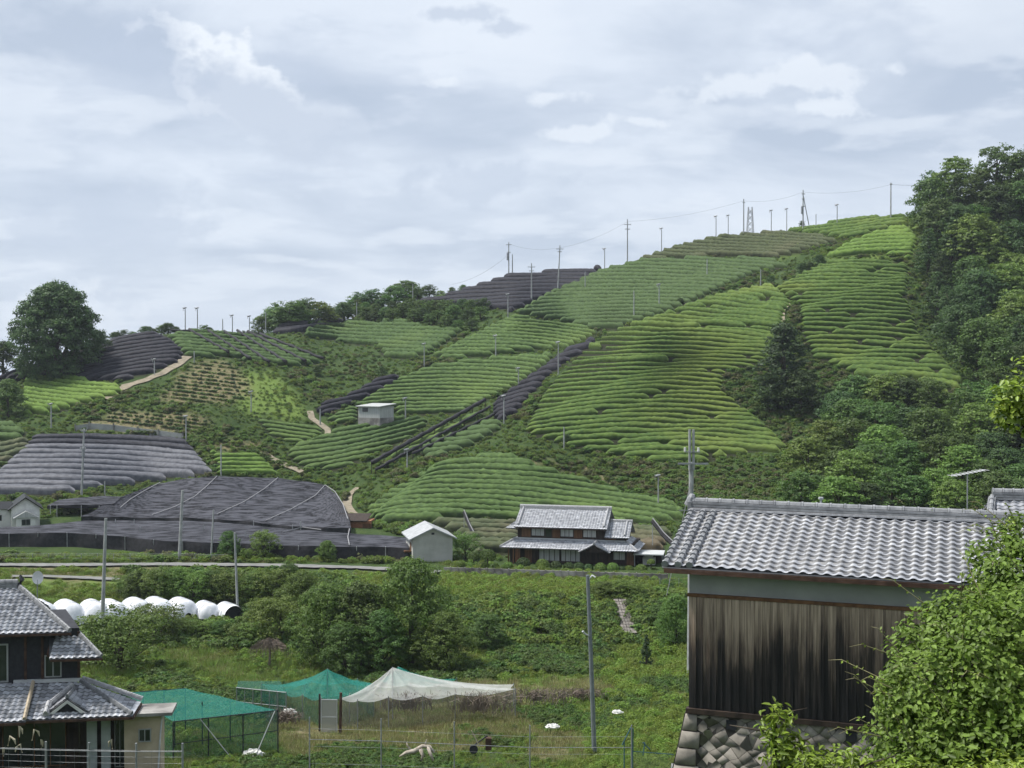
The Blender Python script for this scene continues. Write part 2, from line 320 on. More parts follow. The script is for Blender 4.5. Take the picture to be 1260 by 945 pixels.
# ------------------------------------------------------------------ terrain mesh with cover painted per vertex (what grows or lies where)
def build_terrain():
    px = np.concatenate([[-4200, -2400, -1300, -700, -450], np.arange(-300, 1561, 5.0), [1720, 2000, 2600, 3700, 5500]])
    nv = 150
    V = []; C = []
    for x in px:
        xc = min(max(x, -300), 1560); s = float(sky_y(xc))
        ys = s + (960 - s) * (np.linspace(0, 1, nv) ** 1.0)
        g = P(np.full(nv, x), ys, YD(np.full(nv, xc), ys))
        dx = x
        far = []
        Y0 = g[0, 1]; z0 = g[0, 2]
        for dY, dz in ((4500, -80), (1500, -70), (700, -55), (300, -32), (120, -14), (45, -5), (14, -1.1)):
            Y = Y0 + dY; far.append((g[0, 0] / Y0 * Y, Y, max(z0 + dz, -20) if dY < 4000 else -45))
        near = []
        for (y, z) in ((48, -18.0), (38, -15.5), (30, -13.2), (22, -10.6), (12, -7.5), (5, -3.2), (0.5, -1.7), (-40, -1.7), (-400, 5.0)):
            near.append(((x - 630) / F * max(y, 3) if y > 0 else (x - 630) / F * 400, y, EYE + z))
        V.append(np.vstack([np.array(far), g, np.array(near)]))
    V = np.array(V); n, m = V.shape[:2]
    # unevenness in the ground itself
    bump = (.16 * np.sin(V[..., 0] * .9) * np.sin(V[..., 1] * .7) + .12 * np.sin(V[..., 0] * .31 + 2) * np.sin(V[..., 1] * .23)) * (V[..., 1] > 40) * (V[..., 1] < 140)
    V[..., 2] += bump * .6
    idx = np.arange(n * m).reshape(n, m)
    f = np.stack([idx[:-1, :-1].ravel(), idx[:-1, 1:].ravel(), idx[1:, 1:].ravel(), idx[1:, :-1].ravel()], -1)
    me = mesh_np('ground', V.reshape(-1, 3), f, [MATS['ground']], smooth=True)
    v = V.reshape(-1, 3)
    Yv = np.maximum(v[:, 1], 1); PX = 630 + F * v[:, 0] / Yv
    el = (v[:, 2] - EYE) / Yv; PY = 472.5 - F * np.tan(np.arctan(el) - TH)
    soil = np.zeros(len(v)); bright = np.zeros(len(v)); dry = np.zeros(len(v))
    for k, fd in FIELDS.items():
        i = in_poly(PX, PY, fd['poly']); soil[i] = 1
    PX = PX + 5 * np.sin(v[:, 0] * .8 + v[:, 1] * .5) + 3 * np.sin(v[:, 0] * 2.1); PY = PY + 3 * np.sin(v[:, 1] * .9 + v[:, 0] * .6) + 2 * np.sin(v[:, 0] * 1.7)
    for poly in DRY: dry[in_poly(PX, PY, poly)] = 1
    for poly in BRIGHT: bright[in_poly(PX, PY, poly)] = 1
    def blur(a):
        a = a.reshape(n, m).copy()
        for _ in range(2): a[1:-1, 1:-1] = (a[1:-1, 1:-1] * 2 + a[:-2, 1:-1] + a[2:, 1:-1] + a[1:-1, :-2] + a[1:-1, 2:]) / 6
        return a.ravel()
    bright = blur(bright); dry = blur(dry)
    at = me.color_attributes.new('cover', 'FLOAT_COLOR', 'POINT')
    at.data.foreach_set('color', np.stack([soil, bright, dry, np.ones(len(v))], -1).astype(np.float32).ravel())
    return link('ground', me, kind='structure')
DRY = [[(560,462-270+270),(560,462)],  # placeholder replaced below
       ]
DRY = [[(190,500),(235,447),(280,445),(310,470),(300,492),(250,497),(200,492)], [(100,524),(150,505),(230,508),(262,520),(225,535),(110,530)],
       [(650,565),(720,575),(800,608),(770,600),(690,582)], [(650,776),(668,774),(684,788),(660,790)], [(230,540),(330,545),(335,560),(300,556)],
       [(-20,699),(190,697),(300,700),(300,712),(-20,712)], [(440,707),(760,716),(760,724),(430,714)],
       [(330,860),(430,845),(640,840),(660,905),(560,930),(360,935),(330,900)], [(620,850),(740,835),(760,850),(700,870)], [(660,900),(720,905),(720,940),(650,935)]]
BRIGHT = [[(20,712),(150,712),(150,735),(300,705),(430,712),(800,722),(860,730),(860,745),(440,722),(160,740),(30,740)], [(560,800),(760,795),(860,780),(860,870),(640,870)],
          [(90,800),(300,800),(330,830),(240,850),(100,835)], [(680,860),(860,850),(860,945),(700,945)], [(290,460),(340,455),(375,500),(365,525),(300,505)],
          [(1013,317),(1133,270),(1133,325)], [(950,287),(1117,265),(1117,279),(1007,293)], [(960,297),(1010,300),(975,312),(950,318)]]
m, t = newmat('ground')
at = t.n('ShaderNodeAttribute', attribute_name='cover'); sp = t.n('ShaderNodeSeparateColor', ins={0: (at, 'Color')})
pos = t.n('ShaderNodeNewGeometry')
n1 = t.n('ShaderNodeTexNoise', ins={'Vector': (pos, 'Position'), 'Scale': .25, 'Detail': 8, 'Roughness': .65})
n2 = t.n('ShaderNodeTexNoise', ins={'Vector': (pos, 'Position'), 'Scale': 1.7, 'Detail': 6, 'Roughness': .7})
g = t.mix(t.ramp(n1, [(.35, 0.0), (.65, 1.0)]), (.024, .046, .014), (.052, .082, .025))
g = t.mix(t.ramp(n2, [(.5, 0.0), (.72, .6)]), g, (.09, .105, .04))
g = t.mix((sp, 1), g, t.mix(n2, (.085, .14, .03), (.14, .19, .05)))
g = t.mix(t.math('MULTIPLY', (sp, 2), t.ramp(n2, [(.36, .15), (.62, 1.0)])), g, (.21, .17, .10))
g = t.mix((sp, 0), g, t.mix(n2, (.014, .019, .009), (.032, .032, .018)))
b = t.n('ShaderNodeBsdfPrincipled', ins={'Base Color': g, 'Roughness': .95, 'Specular IOR Level': .1, 'Normal': t.n('ShaderNodeBump', ins={'Strength': .5, 'Distance': .3, 'Height': n2})})
t.n('ShaderNodeOutputMaterial', ins={0: b})
build_terrain()

# ------------------------------------------------------------------ hedge rows
TE = dict(scale=1.4, detail=8, rough=.85, bump=.9, bscale=9, coord='World', lo=.36, hi=.66, spec=.15, s3=.045, shade=True)
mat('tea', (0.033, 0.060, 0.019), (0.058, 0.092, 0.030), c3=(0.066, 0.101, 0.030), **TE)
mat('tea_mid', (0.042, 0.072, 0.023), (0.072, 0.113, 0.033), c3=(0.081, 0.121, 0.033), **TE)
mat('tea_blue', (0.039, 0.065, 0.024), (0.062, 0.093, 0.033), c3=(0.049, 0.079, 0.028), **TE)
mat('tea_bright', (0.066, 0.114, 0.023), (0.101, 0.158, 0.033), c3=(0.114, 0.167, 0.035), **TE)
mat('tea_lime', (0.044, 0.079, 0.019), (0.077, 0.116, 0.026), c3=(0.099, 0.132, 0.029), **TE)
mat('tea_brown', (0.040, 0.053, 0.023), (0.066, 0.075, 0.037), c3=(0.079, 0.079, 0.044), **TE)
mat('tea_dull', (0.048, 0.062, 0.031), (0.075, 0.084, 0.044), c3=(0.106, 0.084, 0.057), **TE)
mat('net_dark', (.014, .014, .018), (.031, .030, .038), scale=1.6, rough=.65, bump=.6, bscale=5, coord='World', spec=.12)
mat('net_grey', (.085, .088, .10), (.135, .138, .155), scale=1.2, rough=.6, bump=.5, bscale=5, coord='World', spec=.12)
mat('net_greydark', (.028, .029, .036), (.05, .051, .062), scale=1.6, rough=.65, bump=.6, bscale=5, coord='World', spec=.12)
_units = ['', 'first', 'second', 'third', 'fourth', 'fifth', 'sixth', 'seventh', 'eighth', 'ninth', 'tenth', 'eleventh', 'twelfth', 'thirteenth', 'fourteenth', 'fifteenth', 'sixteenth', 'seventeenth', 'eighteenth', 'nineteenth', 'twentieth']
def ordinal(k):
    if k <= 20: return _units[k]
    if k < 30: return 'twenty ' + _units[k - 20]
    if k == 30: return 'thirtieth'
    if k < 40: return 'thirty ' + _units[k - 30]
    if k == 40: return 'fortieth'
    return 'forty ' + _units[k - 40]
rng = np.random.default_rng(5)
def row_mesh(pts, up, hw, hh, m, seed, tea):
    """a rounded hedge along pts; up = step vector to the next row (3D) per point"""
    n = len(pts); r = np.random.default_rng(seed)
    tan = np.gradient(pts, axis=0); tan /= np.linalg.norm(tan, axis=1)[:, None] + 1e-9
    cr = up / (np.linalg.norm(up, axis=1)[:, None] + 1e-9)
    nm = np.cross(tan, cr); nm *= np.sign(nm[:, 2:3]); nm /= np.linalg.norm(nm, axis=1)[:, None]
    nm = nm * .35 + np.array([0, 0, .65]); nm /= np.linalg.norm(nm, axis=1)[:, None]
    K = 9; ang = np.linspace(-1.75, 1.75, K)
    sx = np.sign(np.sin(ang)) * np.abs(np.sin(ang)) ** .5; sz = np.sign(np.cos(ang)) * np.abs(np.cos(ang)) ** .55
    s = np.arange(n)
    tl = 2.6 if tea else 1.6
    tap = np.minimum(1, np.minimum(s + .4, n - 1 - s + .4) / tl) ** .5
    jit = .025 if not tea else .065
    low = 1 + .07 * wob(s, seed % 97, 6)
    V = np.zeros((n, K, 3))
    for k in range(K):
        a = 1 + r.normal(0, jit, n)
        V[:, k] = pts + cr * (sx[k] * hw * tap * a * low)[:, None] + nm * ((sz[k] * hh * tap * (1 + r.normal(0, jit, n)) * low) + .0)[:, None]
    idx = np.arange(n * K).reshape(n, K)
    f = np.stack([idx[:-1, :-1].ravel(), idx[1:, :-1].ravel(), idx[1:, 1:].ravel(), idx[:-1, 1:].ravel()], -1)
    vv = V.reshape(-1, 3); c = pts.mean(0); c[2] = pts[:, 2].min()
    caps = [np.array([idx[0, ::-1], idx[-1]])]
    me = mesh_np('hedge_row', vv - c, [f] + caps, [m], smooth=not tea)
    if tea:       # fresh flush lightens the top; flanks carry painted shade besides old leaf
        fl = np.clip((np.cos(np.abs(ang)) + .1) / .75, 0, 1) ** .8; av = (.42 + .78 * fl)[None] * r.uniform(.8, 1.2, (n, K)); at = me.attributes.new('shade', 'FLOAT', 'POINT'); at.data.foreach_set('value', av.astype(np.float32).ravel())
    return me, c
NROW = 0
def build_rows():
    global NROW
    for key, fd in FIELDS.items():
        poly = fd['poly']; xs = [p[0] for p in poly]; ys = [p[1] for p in poly]
        x0, x1, y0, y1 = min(xs), max(xs), min(ys), max(ys)
        X = np.arange(x0 - 2, x1 + 2.01, 1.6)
        net = fd.get('kind') == 'net'
        sh = fd['slope'] * (X - fd['xc']) + fd['bow'] * (X - fd['xc']) ** 2
        if fd.get('curl'):                     # rows that bend down where the mound turns away at its left
            pass
        segs = []; y = y1 + 60; k = 0; ymin = y0 - 60 - max(0, sh.max())
        while y > ymin:
            per = fd['per']
            if 'per2' in fd:
                f_ = min(max((fd['ylo'] - y) / (fd['ylo'] - fd['yhi']), 0), 1); per = fd['per'] * (1 - f_) + fd['per2'] * f_
            yy = y + sh + fd.get('wob', 1.0) * wob(X + y * 3.1, hash(key) % 7 if False else ord(key[0]), 46)
            if fd.get('curl'):
                left = np.interp(y, [565, 645], [540, 440]); yy = yy + 11 * np.exp(-np.maximum(X - left, 0) / 16)
            ok = in_poly(X, yy, poly)
            if fd.get('wob', 0) > 2:             # hedges break off and restart where planters fitted the slope
                rr = np.random.default_rng(k * 7 + ord(key[0]))
                for q in range(rr.integers(0, 2)):
                    c = rr.uniform(x0 + 20, x1 - 20); ok &= np.abs(X - c) > 1.7
            i = 0; cuts = []
            while i < len(X):
                if ok[i]:
                    j = i
                    while j + 1 < len(X) and ok[j + 1]: j += 1
                    if j - i >= 4: cuts.append((i, j))
                    i = j + 1
                else: i += 1
            for ci, (i, j) in enumerate(cuts):
                px = X[i:j + 1]; py = yy[i:j + 1]
                pts = G(px, py); nx = G(px, py - per)
                segs.append((pts, nx - pts, k, ci, len(cuts), py.mean()))
            y -= per; k += 1
        segs.sort(key=lambda s: s[2])
        ks = sorted({s[2] for s in segs}); order = {kk: i + 1 for i, kk in enumerate(ks)}; nk = len(ks)
        for pts, up, kk, ci, nc, my in segs:
            d = np.linalg.norm(up, axis=1)
            # resample to ~0.55 m steps
            L = np.concatenate([[0], np.cumsum(np.linalg.norm(np.diff(pts, axis=0), axis=1))]); ns = max(5, int(L[-1] / (.42 if not net else .8)))
            q = np.linspace(0, L[-1], ns); pp = np.stack([np.interp(q, L, pts[:, a]) for a in range(3)], -1); uu = np.stack([np.interp(q, L, up[:, a]) for a in range(3)], -1)
            dd = float(np.median(d)); mn = fd['mat']
            if fd.get('dark') and order[kk] > nk - fd['dark']: mn = 'net_greydark'
            hw = dd * (.33 if net else .30); hh = min(dd * (.44 if net else .42), 1.2)
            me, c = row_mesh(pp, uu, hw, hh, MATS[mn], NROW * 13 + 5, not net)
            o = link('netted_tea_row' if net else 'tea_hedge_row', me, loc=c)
            k1 = order[kk]; place = ('bottom' if k1 <= nk / 2 else 'top'); kn = k1 if k1 <= nk / 2 else nk - k1 + 1
            lab = ordinal(kn) + ' from ' + place + ', ' + fd['lab']
            if nc > 1: lab = (['left', 'right'][ci] if nc == 2 else ['left', 'middle', 'right', 'far right', 'outermost'][min(ci, 4)]) + ' piece, ' + lab
            o['label'] = short(lab); o['category'] = 'netted tea row' if net else 'tea hedge'
            o['group'] = 'tea rows under shade nets' if net else 'clipped tea hedge rows on the hill'
            NROW += 1
    print('ROWS', NROW, sum(1 for o in COL.objects if o.name.startswith('tea_hedge')))
def short(s):
    for a, b in ((' over a tea row of the', ' in'), (' over a short tea row', ''), (' of the photo', ''), (' clipped ', ' '), (' of the ', ' in '), (' the ', ' '), (' of the ', ' in '), (' the ', ' '), (' the ', ' '), (' large ', ' '), (' steep ', ' ')):
        if len(s.split()) <= 16: break
        s = s.replace(a, b, 1)
    w = s.split()
    return s if len(w) <= 16 else ' '.join(w[:16])
build_rows()
# ------------------------------------------------------------------ foliage
def unit(a): return a / (np.linalg.norm(a, axis=-1, keepdims=True) + 1e-9)
def leaves(C, N, S, r, asp=.6, kind='kite', lo=.62, hi=1.4):
    """one small blade per centre C facing roughly N; returns verts, faces, shade"""
    n = len(C); a = unit(np.cross(N, r.normal(size=(n, 3)))); b = np.cross(N, a)
    S = np.asarray(S).reshape(-1, 1) * np.ones((n, 1))
    if kind == 'kite':
        v = np.stack([C - a * S * .5, C - b * S * asp * .5 + a * S * .05, C + a * S * .5, C + b * S * asp * .5 + a * S * .05], 1)
        f = np.arange(n * 4).reshape(n, 4)
        return v.reshape(-1, 3), f, r.uniform(lo, hi, n)
    h = N * S * .14
    v = np.stack([C - a * S * .5, C - a * S * .15 - b * S * asp * .5 + h, C + a * S * .22 - b * S * asp * .38 + h, C + a * S * .55, C + a * S * .22 + b * S * asp * .38 + h, C - a * S * .15 + b * S * asp * .5 + h], 1)
    i = np.arange(n)[:, None] * 6
    f = np.concatenate([i + np.array([[0, 1, 2, 3]]), i + np.array([[0, 3, 4, 5]])])
    q = r.uniform(lo, hi, n)
    return v.reshape(-1, 3), f, np.concatenate([q, q])
def ball(n, r): return unit(r.normal(size=(n, 3)))
def lobes_crown(lobes, per, clumpr, nleaf, size, r, up=.35, kind='kite', asp=.62, low=-.45, flat=1.0):
    """leaf clumps over the lobes of a crown; size = blade length"""
    C = []; N = []
    for (cx, cy, cz, rx, rz) in lobes:
        d = ball(int(per * max(.4, (rx * rz))), r); d = d[d[:, 2] > low]
        rad = r.uniform(.72, 1.06, (len(d), 1))
        cc = np.array([cx, cy, cz]) + d * rad * np.array([rx, rx, rz])
        for q, dd in zip(cc, d):
            k = max(4, int(nleaf * r.uniform(.5, 1.4))); e = ball(k, r); cr = clumpr * r.uniform(.6, 1.35)
            C.append(q + e * np.array([cr, cr, cr * .6 * flat]) * r.uniform(.4, 1, (k, 1)))
            N.append(unit(e * .6 + dd * .5 + np.array([0, 0, up]) + r.normal(size=(k, 3)) * .35))
    C = np.vstack(C); N = np.vstack(N)
    return leaves(C, N, size * r.uniform(.7, 1.25, len(C)), r, asp, kind)
def crown_lobes(r, h, rad, base, n=12, top=1.0, shape='round'):
    L = []
    for i in range(n):
        t_ = (i + .5) / n
        z = base + (h - base) * (t_ ** .85)
        u = (z - base) / (h - base)
        if shape == 'round': w = rad * math.sin(math.pi * min(max(u * .86 + .14, 0), 1)) ** .7
        elif shape == 'cone': w = rad * (1 - u) ** .75 + .1
        else: w = rad * (.95 - .5 * abs(u - .4))
        a = i * 2.4 + r.uniform(-.4, .4); lr = rad * r.uniform(.34, .5) * (1 if shape != 'cone' else (1.15 - .7 * u))
        d = max(0, w - lr * .8)
        L.append((math.cos(a) * d, math.sin(a) * d, min(z, h - lr * .6), lr, lr * r.uniform(.6, .85)))
    L.append((0, 0, base + (h - base) * .52, rad * .6, (h - base) * .36))
    return L
LEAF = dict(rough=.55, spec=.3, trans=.45, shade=True, coord='Object', scale=.5, detail=3, rnd=.22)
mat('leaf_dark', (0.053, 0.096, 0.032), (0.084, 0.138, 0.044), **LEAF)
mat('leaf_mid', (0.076, 0.134, 0.034), (0.114, 0.182, 0.048), **LEAF)
mat('leaf_light', (0.121, 0.192, 0.039), (0.171, 0.246, 0.057), **LEAF)
mat('leaf_lime', (0.165, 0.240, 0.040), (0.229, 0.300, 0.057), **LEAF)
mat('leaf_olive', (0.127, 0.138, 0.057), (0.191, 0.192, 0.092), **LEAF)
mat('leaf_lone', (.050, .090, .040), (.074, .124, .054), **LEAF)
mat('leaf_fresh', (0.102, 0.168, 0.037), (0.146, 0.216, 0.052), **LEAF)
mat('leaf_pine', (0.038, 0.067, 0.030), (0.056, 0.094, 0.041), **LEAF)
mat('grass', (0.152, 0.228, 0.052), (0.229, 0.300, 0.081), rough=.8, spec=.1, trans=.2, shade=True, rnd=.25)
mat('grass_dry', (0.254, 0.228, 0.098), (0.300, 0.300, 0.149), rough=.9, spec=.1, trans=.2, shade=True, rnd=.25)
mat('dead_twig', (.13, .10, .085), (.20, .16, .135), scale=3, rough=.95, rnd=.2)
mat('bark', (.045, .035, .026), (.09, .075, .058), scale=4, rough=.95, bump=.6)
TREES = {}
def make_tree(key, seed, h, rad, base, shape, mname, size, per, nleaf, clumpr, n=12, trunkr=None, flat=1.0, lean=0.0):
    r = np.random.default_rng(seed)
    L = crown_lobes(r, h, rad, base, n, shape=shape)
    v, f, s = lobes_crown(L, per, clumpr, nleaf, size, r, flat=flat)
    cm = mesh_np(key + '_crown', v, f, [MATS[mname]], shade=s)
    mb = MB(); tr = trunkr or h * .03
    mb.tube([(0, 0, -.6), (lean * .3, 0, h * .25), (lean, 0, h * .55), (lean * .7, .1, h * .88)], [tr * 1.3, tr, tr * .6, tr * .15], 8)
    for i in range(0, len(L) - 1, 2):
        x, y, z, lr, _ = L[i]; z0 = max(base * .8, z - rad * .9)
        mb.tube([(lean * .5, 0, z0), (x * .5, y * .5, (z0 + z) / 2 + .1), (x * .95, y * .95, z)], [tr * .45, tr * .3, tr * .08], 5)
    tm = mb.mesh(key + '_trunk', MATS['bark'], True)
    TREES[key] = (cm, tm, h)
make_tree('b1', 1, 8, 3.3, 1.0, 'round', 'leaf_mid', .36, 19, 17, .62, 13)
make_tree('b2', 2, 8, 3.6, .8, 'round', 'leaf_dark', .36, 19, 17, .62, 14)
make_tree('b3', 3, 8, 3.0, 1.2, 'broad', 'leaf_mid', .34, 20, 17, .55, 12)
make_tree('b4', 4, 8, 3.5, .8, 'round', 'leaf_light', .36, 17, 17, .6, 13, flat=.5)
make_tree('b5', 5, 8, 3.2, .6, 'broad', 'leaf_dark', .32, 20, 18, .55, 12)
make_tree('c1', 6, 10, 2.1, .3, 'round', 'leaf_lone', .30, 26, 16, .45, 22)
make_tree('c3', 66, 10, 2.6, .8, 'cone', 'leaf_pine', .34, 22, 16, .5, 18)
make_tree('c2', 7, 10, 3.0, .6, 'cone', 'leaf_dark', .34, 20, 16, .55, 18)
make_tree('big', 8, 21, 10.2, .2, 'round', 'leaf_dark', .55, 7, 24, 1.1, 36, trunkr=.6)
make_tree('n1', 9, 9, 4.2, .5, 'round', 'leaf_fresh', .23, 26, 24, .5, 18)
make_tree('n2', 10, 9, 3.6, .3, 'round', 'leaf_mid', .23, 28, 24, .48, 17)
make_tree('n3', 11, 6, 3.4, .2, 'broad', 'leaf_light', .21, 28, 22, .45, 13)
make_tree('n4', 12, 5, 3.0, .6, 'broad', 'leaf_fresh', .19, 26, 18, .42, 13)
NT_ = 0
def put_tree(key, px, py, hpx, label, group=None, Y=None, cat='tree', name='tree', wide=1.0, rz=None, dz=0.0):
    """a tree of this kind standing at (px, py), hpx photo pixels tall"""
    global NT_
    cm, tm, h = TREES[key]
    g = G(px, py) if Y is None else P(px, py, Y)
    s = hpx / F * g[1] / h
    o = thing(name, label, cat, (g[0], g[1], g[2] - .15 + dz), (NT_ * 2.39996) % 6.283 if rz is None else rz, group); NT_ += 1
    o.scale = (s * wide, s * wide, s)
    link('crown', cm, o); link('trunk', tm, o)
    return o
def tiers(pts, band):
    '''where each plant stands: its place from the left within its tier, counted from the top'''
    ys = [p[1] for p in pts]; y0 = min(ys); t_ = [int((p[1] - y0) / band) for p in pts]; used = sorted(set(t_)); out = {}
    for k, q in enumerate(used):
        for i, p in enumerate(sorted(p for p, a in zip(pts, t_) if a == q)): out[p] = '%s from left in %s tier from top' % (ordinal(i + 1), ordinal(k + 1))
    return out
def poisson(poly, d, seed, n=4000, ymin=None):
    r = random.Random(seed); xs = [p[0] for p in poly]; ys = [p[1] for p in poly]; out = []
    for _ in range(n):
        x = r.uniform(min(xs), max(xs)); y = r.uniform(min(ys), max(ys))
        if not bool(in_poly(np.array([x]), np.array([y]), poly)[0]): continue
        if all(((x - a) / 1.25) ** 2 + ((y - b)) ** 2 > d * d for a, b in out): out.append((x, y))
    return out
rt = random.Random(11)
put_tree('big', 70, 466, 115, 'huge dark rounded evergreen tree standing alone on the far left skyline', rz=.6, wide=.95)
for (x, y, h, k, l) in ((4, 462, 42, 'b2', 'dark tree half cut by the left edge beside the huge round tree'), (30, 468, 30, 'b5', 'low dark shrubby tree under the left side of the huge round tree'),
                        (118, 440, 34, 'b2', 'low dark tree under the right side of the huge round tree'), (10, 513, 46, 'b1', 'round mid green tree at the left edge beside the small bright tea field')):
    put_tree(k, x, y, h, l, wide=1.15)
# skyline wood
def sky_tree(x, top, dY, key, wide=1.0, lab='tree of the mixed wood on the skyline between the ridge fields'):
    y = float(sky_y(x)); Y = float(YD(x, y)) + dY
    put_tree(key, x, y + 5, (y + 5) - top, lab, 'trees of the skyline wood', Y=Y, wide=wide)
SW_ = ((322, 389), (338, 378), (356, 370), (374, 367), (392, 371), (408, 378), (424, 372), (440, 362), (456, 356), (472, 361), (486, 352), (500, 346), (514, 352), (528, 350), (542, 357), (556, 353), (570, 350), (586, 353), (598, 347), (448, 366), (510, 358), (366, 376), (416, 382))
for i, (x, top) in enumerate(SW_):
    sky_tree(x, top, 6 + (i * 7) % 13, ('b1', 'b3', 'b4', 'b1', 'b5')[(i * 3) % 5], 1.3 + .3 * (i % 3), 'skyline wood tree between the ridge fields, %s from the left' % ordinal(1 + sorted(SW_).index((x, top))))
for i, (x, top) in enumerate(((142, 408), (152, 405), (163, 407), (180, 401), (189, 403), (199, 399), (207, 397), (216, 401), (251, 399), (257, 402), (300, 406), (312, 405))):
    y = float(sky_y(x)); put_tree(('b2', 'b5', 'b3')[i % 3], x, y + 4, y + 4 - top, 'small distant tree poking over the ridge beside the black mound, %s from the left' % ordinal(i + 1), 'small trees behind the left ridge', Y=float(YD(x, y)) + 8, wide=1.5)
BS_ = poisson([(352, 400), (430, 386), (500, 383), (520, 384), (600, 382), (600, 392), (580, 410), (500, 398), (390, 398), (345, 404)], 8.5, 3)
BT_ = tiers(BS_, 8)
for i, (x, y) in enumerate(BS_):
    put_tree(('b5', 'b3', 'b1', 'b3')[i % 4], x, y, rt.uniform(14, 21), 'bushy tree below the skyline wood, ' + BT_[(x, y)], 'bushy trees below the skyline wood', wide=1.6)
# right hand forest
F1 = [(1137, 292), (1150, 262), (1190, 246), (1262, 222), (1330, 215), (1330, 490), (1215, 486), (1190, 455), (1152, 415), (1140, 365)]
F1P = sorted(poisson(F1, 21, 5), key=lambda p: p[1]); FT_ = tiers(F1P, 26)
for i, (x, y) in enumerate(F1P):
    h = rt.uniform(48, 64) if y < 340 else rt.uniform(60, 84)
    k = ('b2', 'b1', 'b5', 'b3', 'c2', 'b1', 'b4')[i % 7]
    if 1160 < x < 1300 and 330 < y < 420 and i % 3: k = 'b4'
    if x < 1175 and 330 < y < 400: k = 'c2'
    put_tree(k, x, y, h, {'b4': 'light green tree of the right forest', 'c2': 'dark pointed tree of the right forest', 'b1': 'mid green tree of the right forest', 'b3': 'mid green tree of the right forest'}.get(k, 'dark green tree of the right forest') + ', ' + FT_[(x, y)],
             'trees of the steep forest at right', wide=1.15)
F2 = [(985, 604), (1012, 570), (1045, 520), (1075, 498), (1120, 502), (1150, 520), (1200, 500), (1330, 495), (1330, 650), (985, 650)]
F2P = sorted(poisson(F2, 22, 8), key=lambda p: p[1]); FT_ = tiers(F2P, 22)
for i, (x, y) in enumerate(F2P):
    h = rt.uniform(48, 72) if y > 560 else rt.uniform(46, 62)
    k = ('b1', 'b3', 'b4', 'b1', 'b2', 'b4', 'b3')[i % 7]
    put_tree(k, x, y, h, {'b4': 'light tree behind the barn roof', 'b1': 'mid green tree behind the barn roof', 'b3': 'mid green tree behind the barn roof'}.get(k, 'dark tree behind the barn roof') + ', ' + FT_[(x, y)],
             'trees of the wood behind the barn roof', wide=1.3)
put_tree('c1', 964, 506, 108, 'tall dark conifer standing alone between the two yellow green tea fields', wide=1.45, rz=.4)
put_tree('b5', 948, 510, 50, 'dark shrubby tree at the left foot of the lone conifer', wide=1.3)
put_tree('b2', 985, 512, 56, 'dark shrubby tree at the right foot of the lone conifer', wide=1.2)
put_tree('b1', 1048, 520, 50, 'rounded green tree at the lower corner of the right hand tea field', wide=1.4)
put_tree('b3', 1095, 500, 42, 'green tree against the foot of the right hand tea field', wide=1.4)
put_tree('b1', 1140, 505, 40, 'grey green tree right under the right hand tea field', wide=1.5)
for x, y, h, l in ((949, 351, 13, 'small dark round shrub at the notch above the two big tea fields'), (987, 337, 14, 'left one of the small bushes above the right hand tea field'), (997, 334, 12, 'middle one of the small bushes above the right hand tea field'), (1008, 327, 14, 'upper right one of the small bushes above the right hand tea field'),
                   (837, 375, 9, 'tiny round shrub on the upper edge of the big tea field'), (987, 280, 9, 'small reddish shrub at the foot of the braced power pole'), (470, 466, 16, 'dark round shrub at the head of the black netted strip'), (390, 463, 14, 'dark shrub in the hollow left of the mid slope'), (697, 563 - 20, 10, 'little round shrub on the lower rim of the big tea field')):
    put_tree('b5' if 'dark' in l or 'red' in l else 'b2', x, y, h, l, cat='shrub', name='shrub', wide=1.3)
# central clump and valley trees
put_tree('n1', 506, 822, 134, 'tall mid green tree, highest of the clump in the middle of the valley', wide=.92)
put_tree('n2', 444, 826, 112, 'broad dark tree left of the tallest valley tree', wide=1.0)
put_tree('n1', 398, 822, 104, 'leafy tree at the left of the valley clump above the green nets', wide=.95)
put_tree('n2', 470, 832, 84, 'low dark tree in front of the valley clump above the net tents', wide=1.1)
put_tree('n1', 546, 828, 76, 'low rounded tree at the right end of the valley clump', wide=1.15, rz=2)
put_tree('n2', 424, 834, 70, 'low dark bush tree right behind the green net peak', wide=1.2)
put_tree('n3', 345, 792, 58, 'pale leafy shrub tree beside the last white tunnel', wide=1.25)
put_tree('n3', 325, 770, 36, 'light leafy bush right of the last white tunnel', wide=1.4, cat='shrub', name='shrub')
put_tree('n1', 372, 765, 62, 'green tree rising behind the left of the valley clump', wide=1.2)
put_tree('n2', 600, 800, 46, 'dark bush at the foot of the bank right of the valley clump', wide=1.5, rz=1)
put_tree('n4', 148, 826, 76, 'spreading tree with bare lower branches beside the left house', wide=1.5)
put_tree('n4', 190, 792, 50, 'leafy bush in front of the white tunnels', wide=1.5, cat='shrub', name='shrub')
put_tree('n3', 120, 818, 40, 'pale bush at the corner of the left house', wide=1.2, cat='shrub', name='shrub')
HX = [(168, 742, 40), (190, 742, 46), (214, 742, 44), (238, 742, 42), (262, 740, 40), (288, 742, 42), (312, 742, 40), (336, 742, 44), (356, 738, 46), (156, 735, 30)]
for i, (x, y, h) in enumerate(HX):
    put_tree(('n2', 'n4', 'n1', 'n3')[i % 4], x, y, h, 'overgrown bush in the tall thicket behind the white tunnels, %s from the left' % ordinal(1 + sorted(HX).index((x, y, h))), 'bushes of the thicket behind the tunnels', wide=1.25, cat='shrub', name='shrub')
for i, (x, y, h) in enumerate([(206, 784, 22), (228, 786, 26), (250, 786, 24), (272, 788, 26), (294, 790, 26), (312, 792, 28)]):
    put_tree(('n2', 'n4', 'n3')[i % 3], x, y, h, 'low bush in front of the white tunnels, %s from the left' % ordinal(i + 1), 'bushes in front of the tunnels', wide=1.6, cat='shrub', name='shrub')
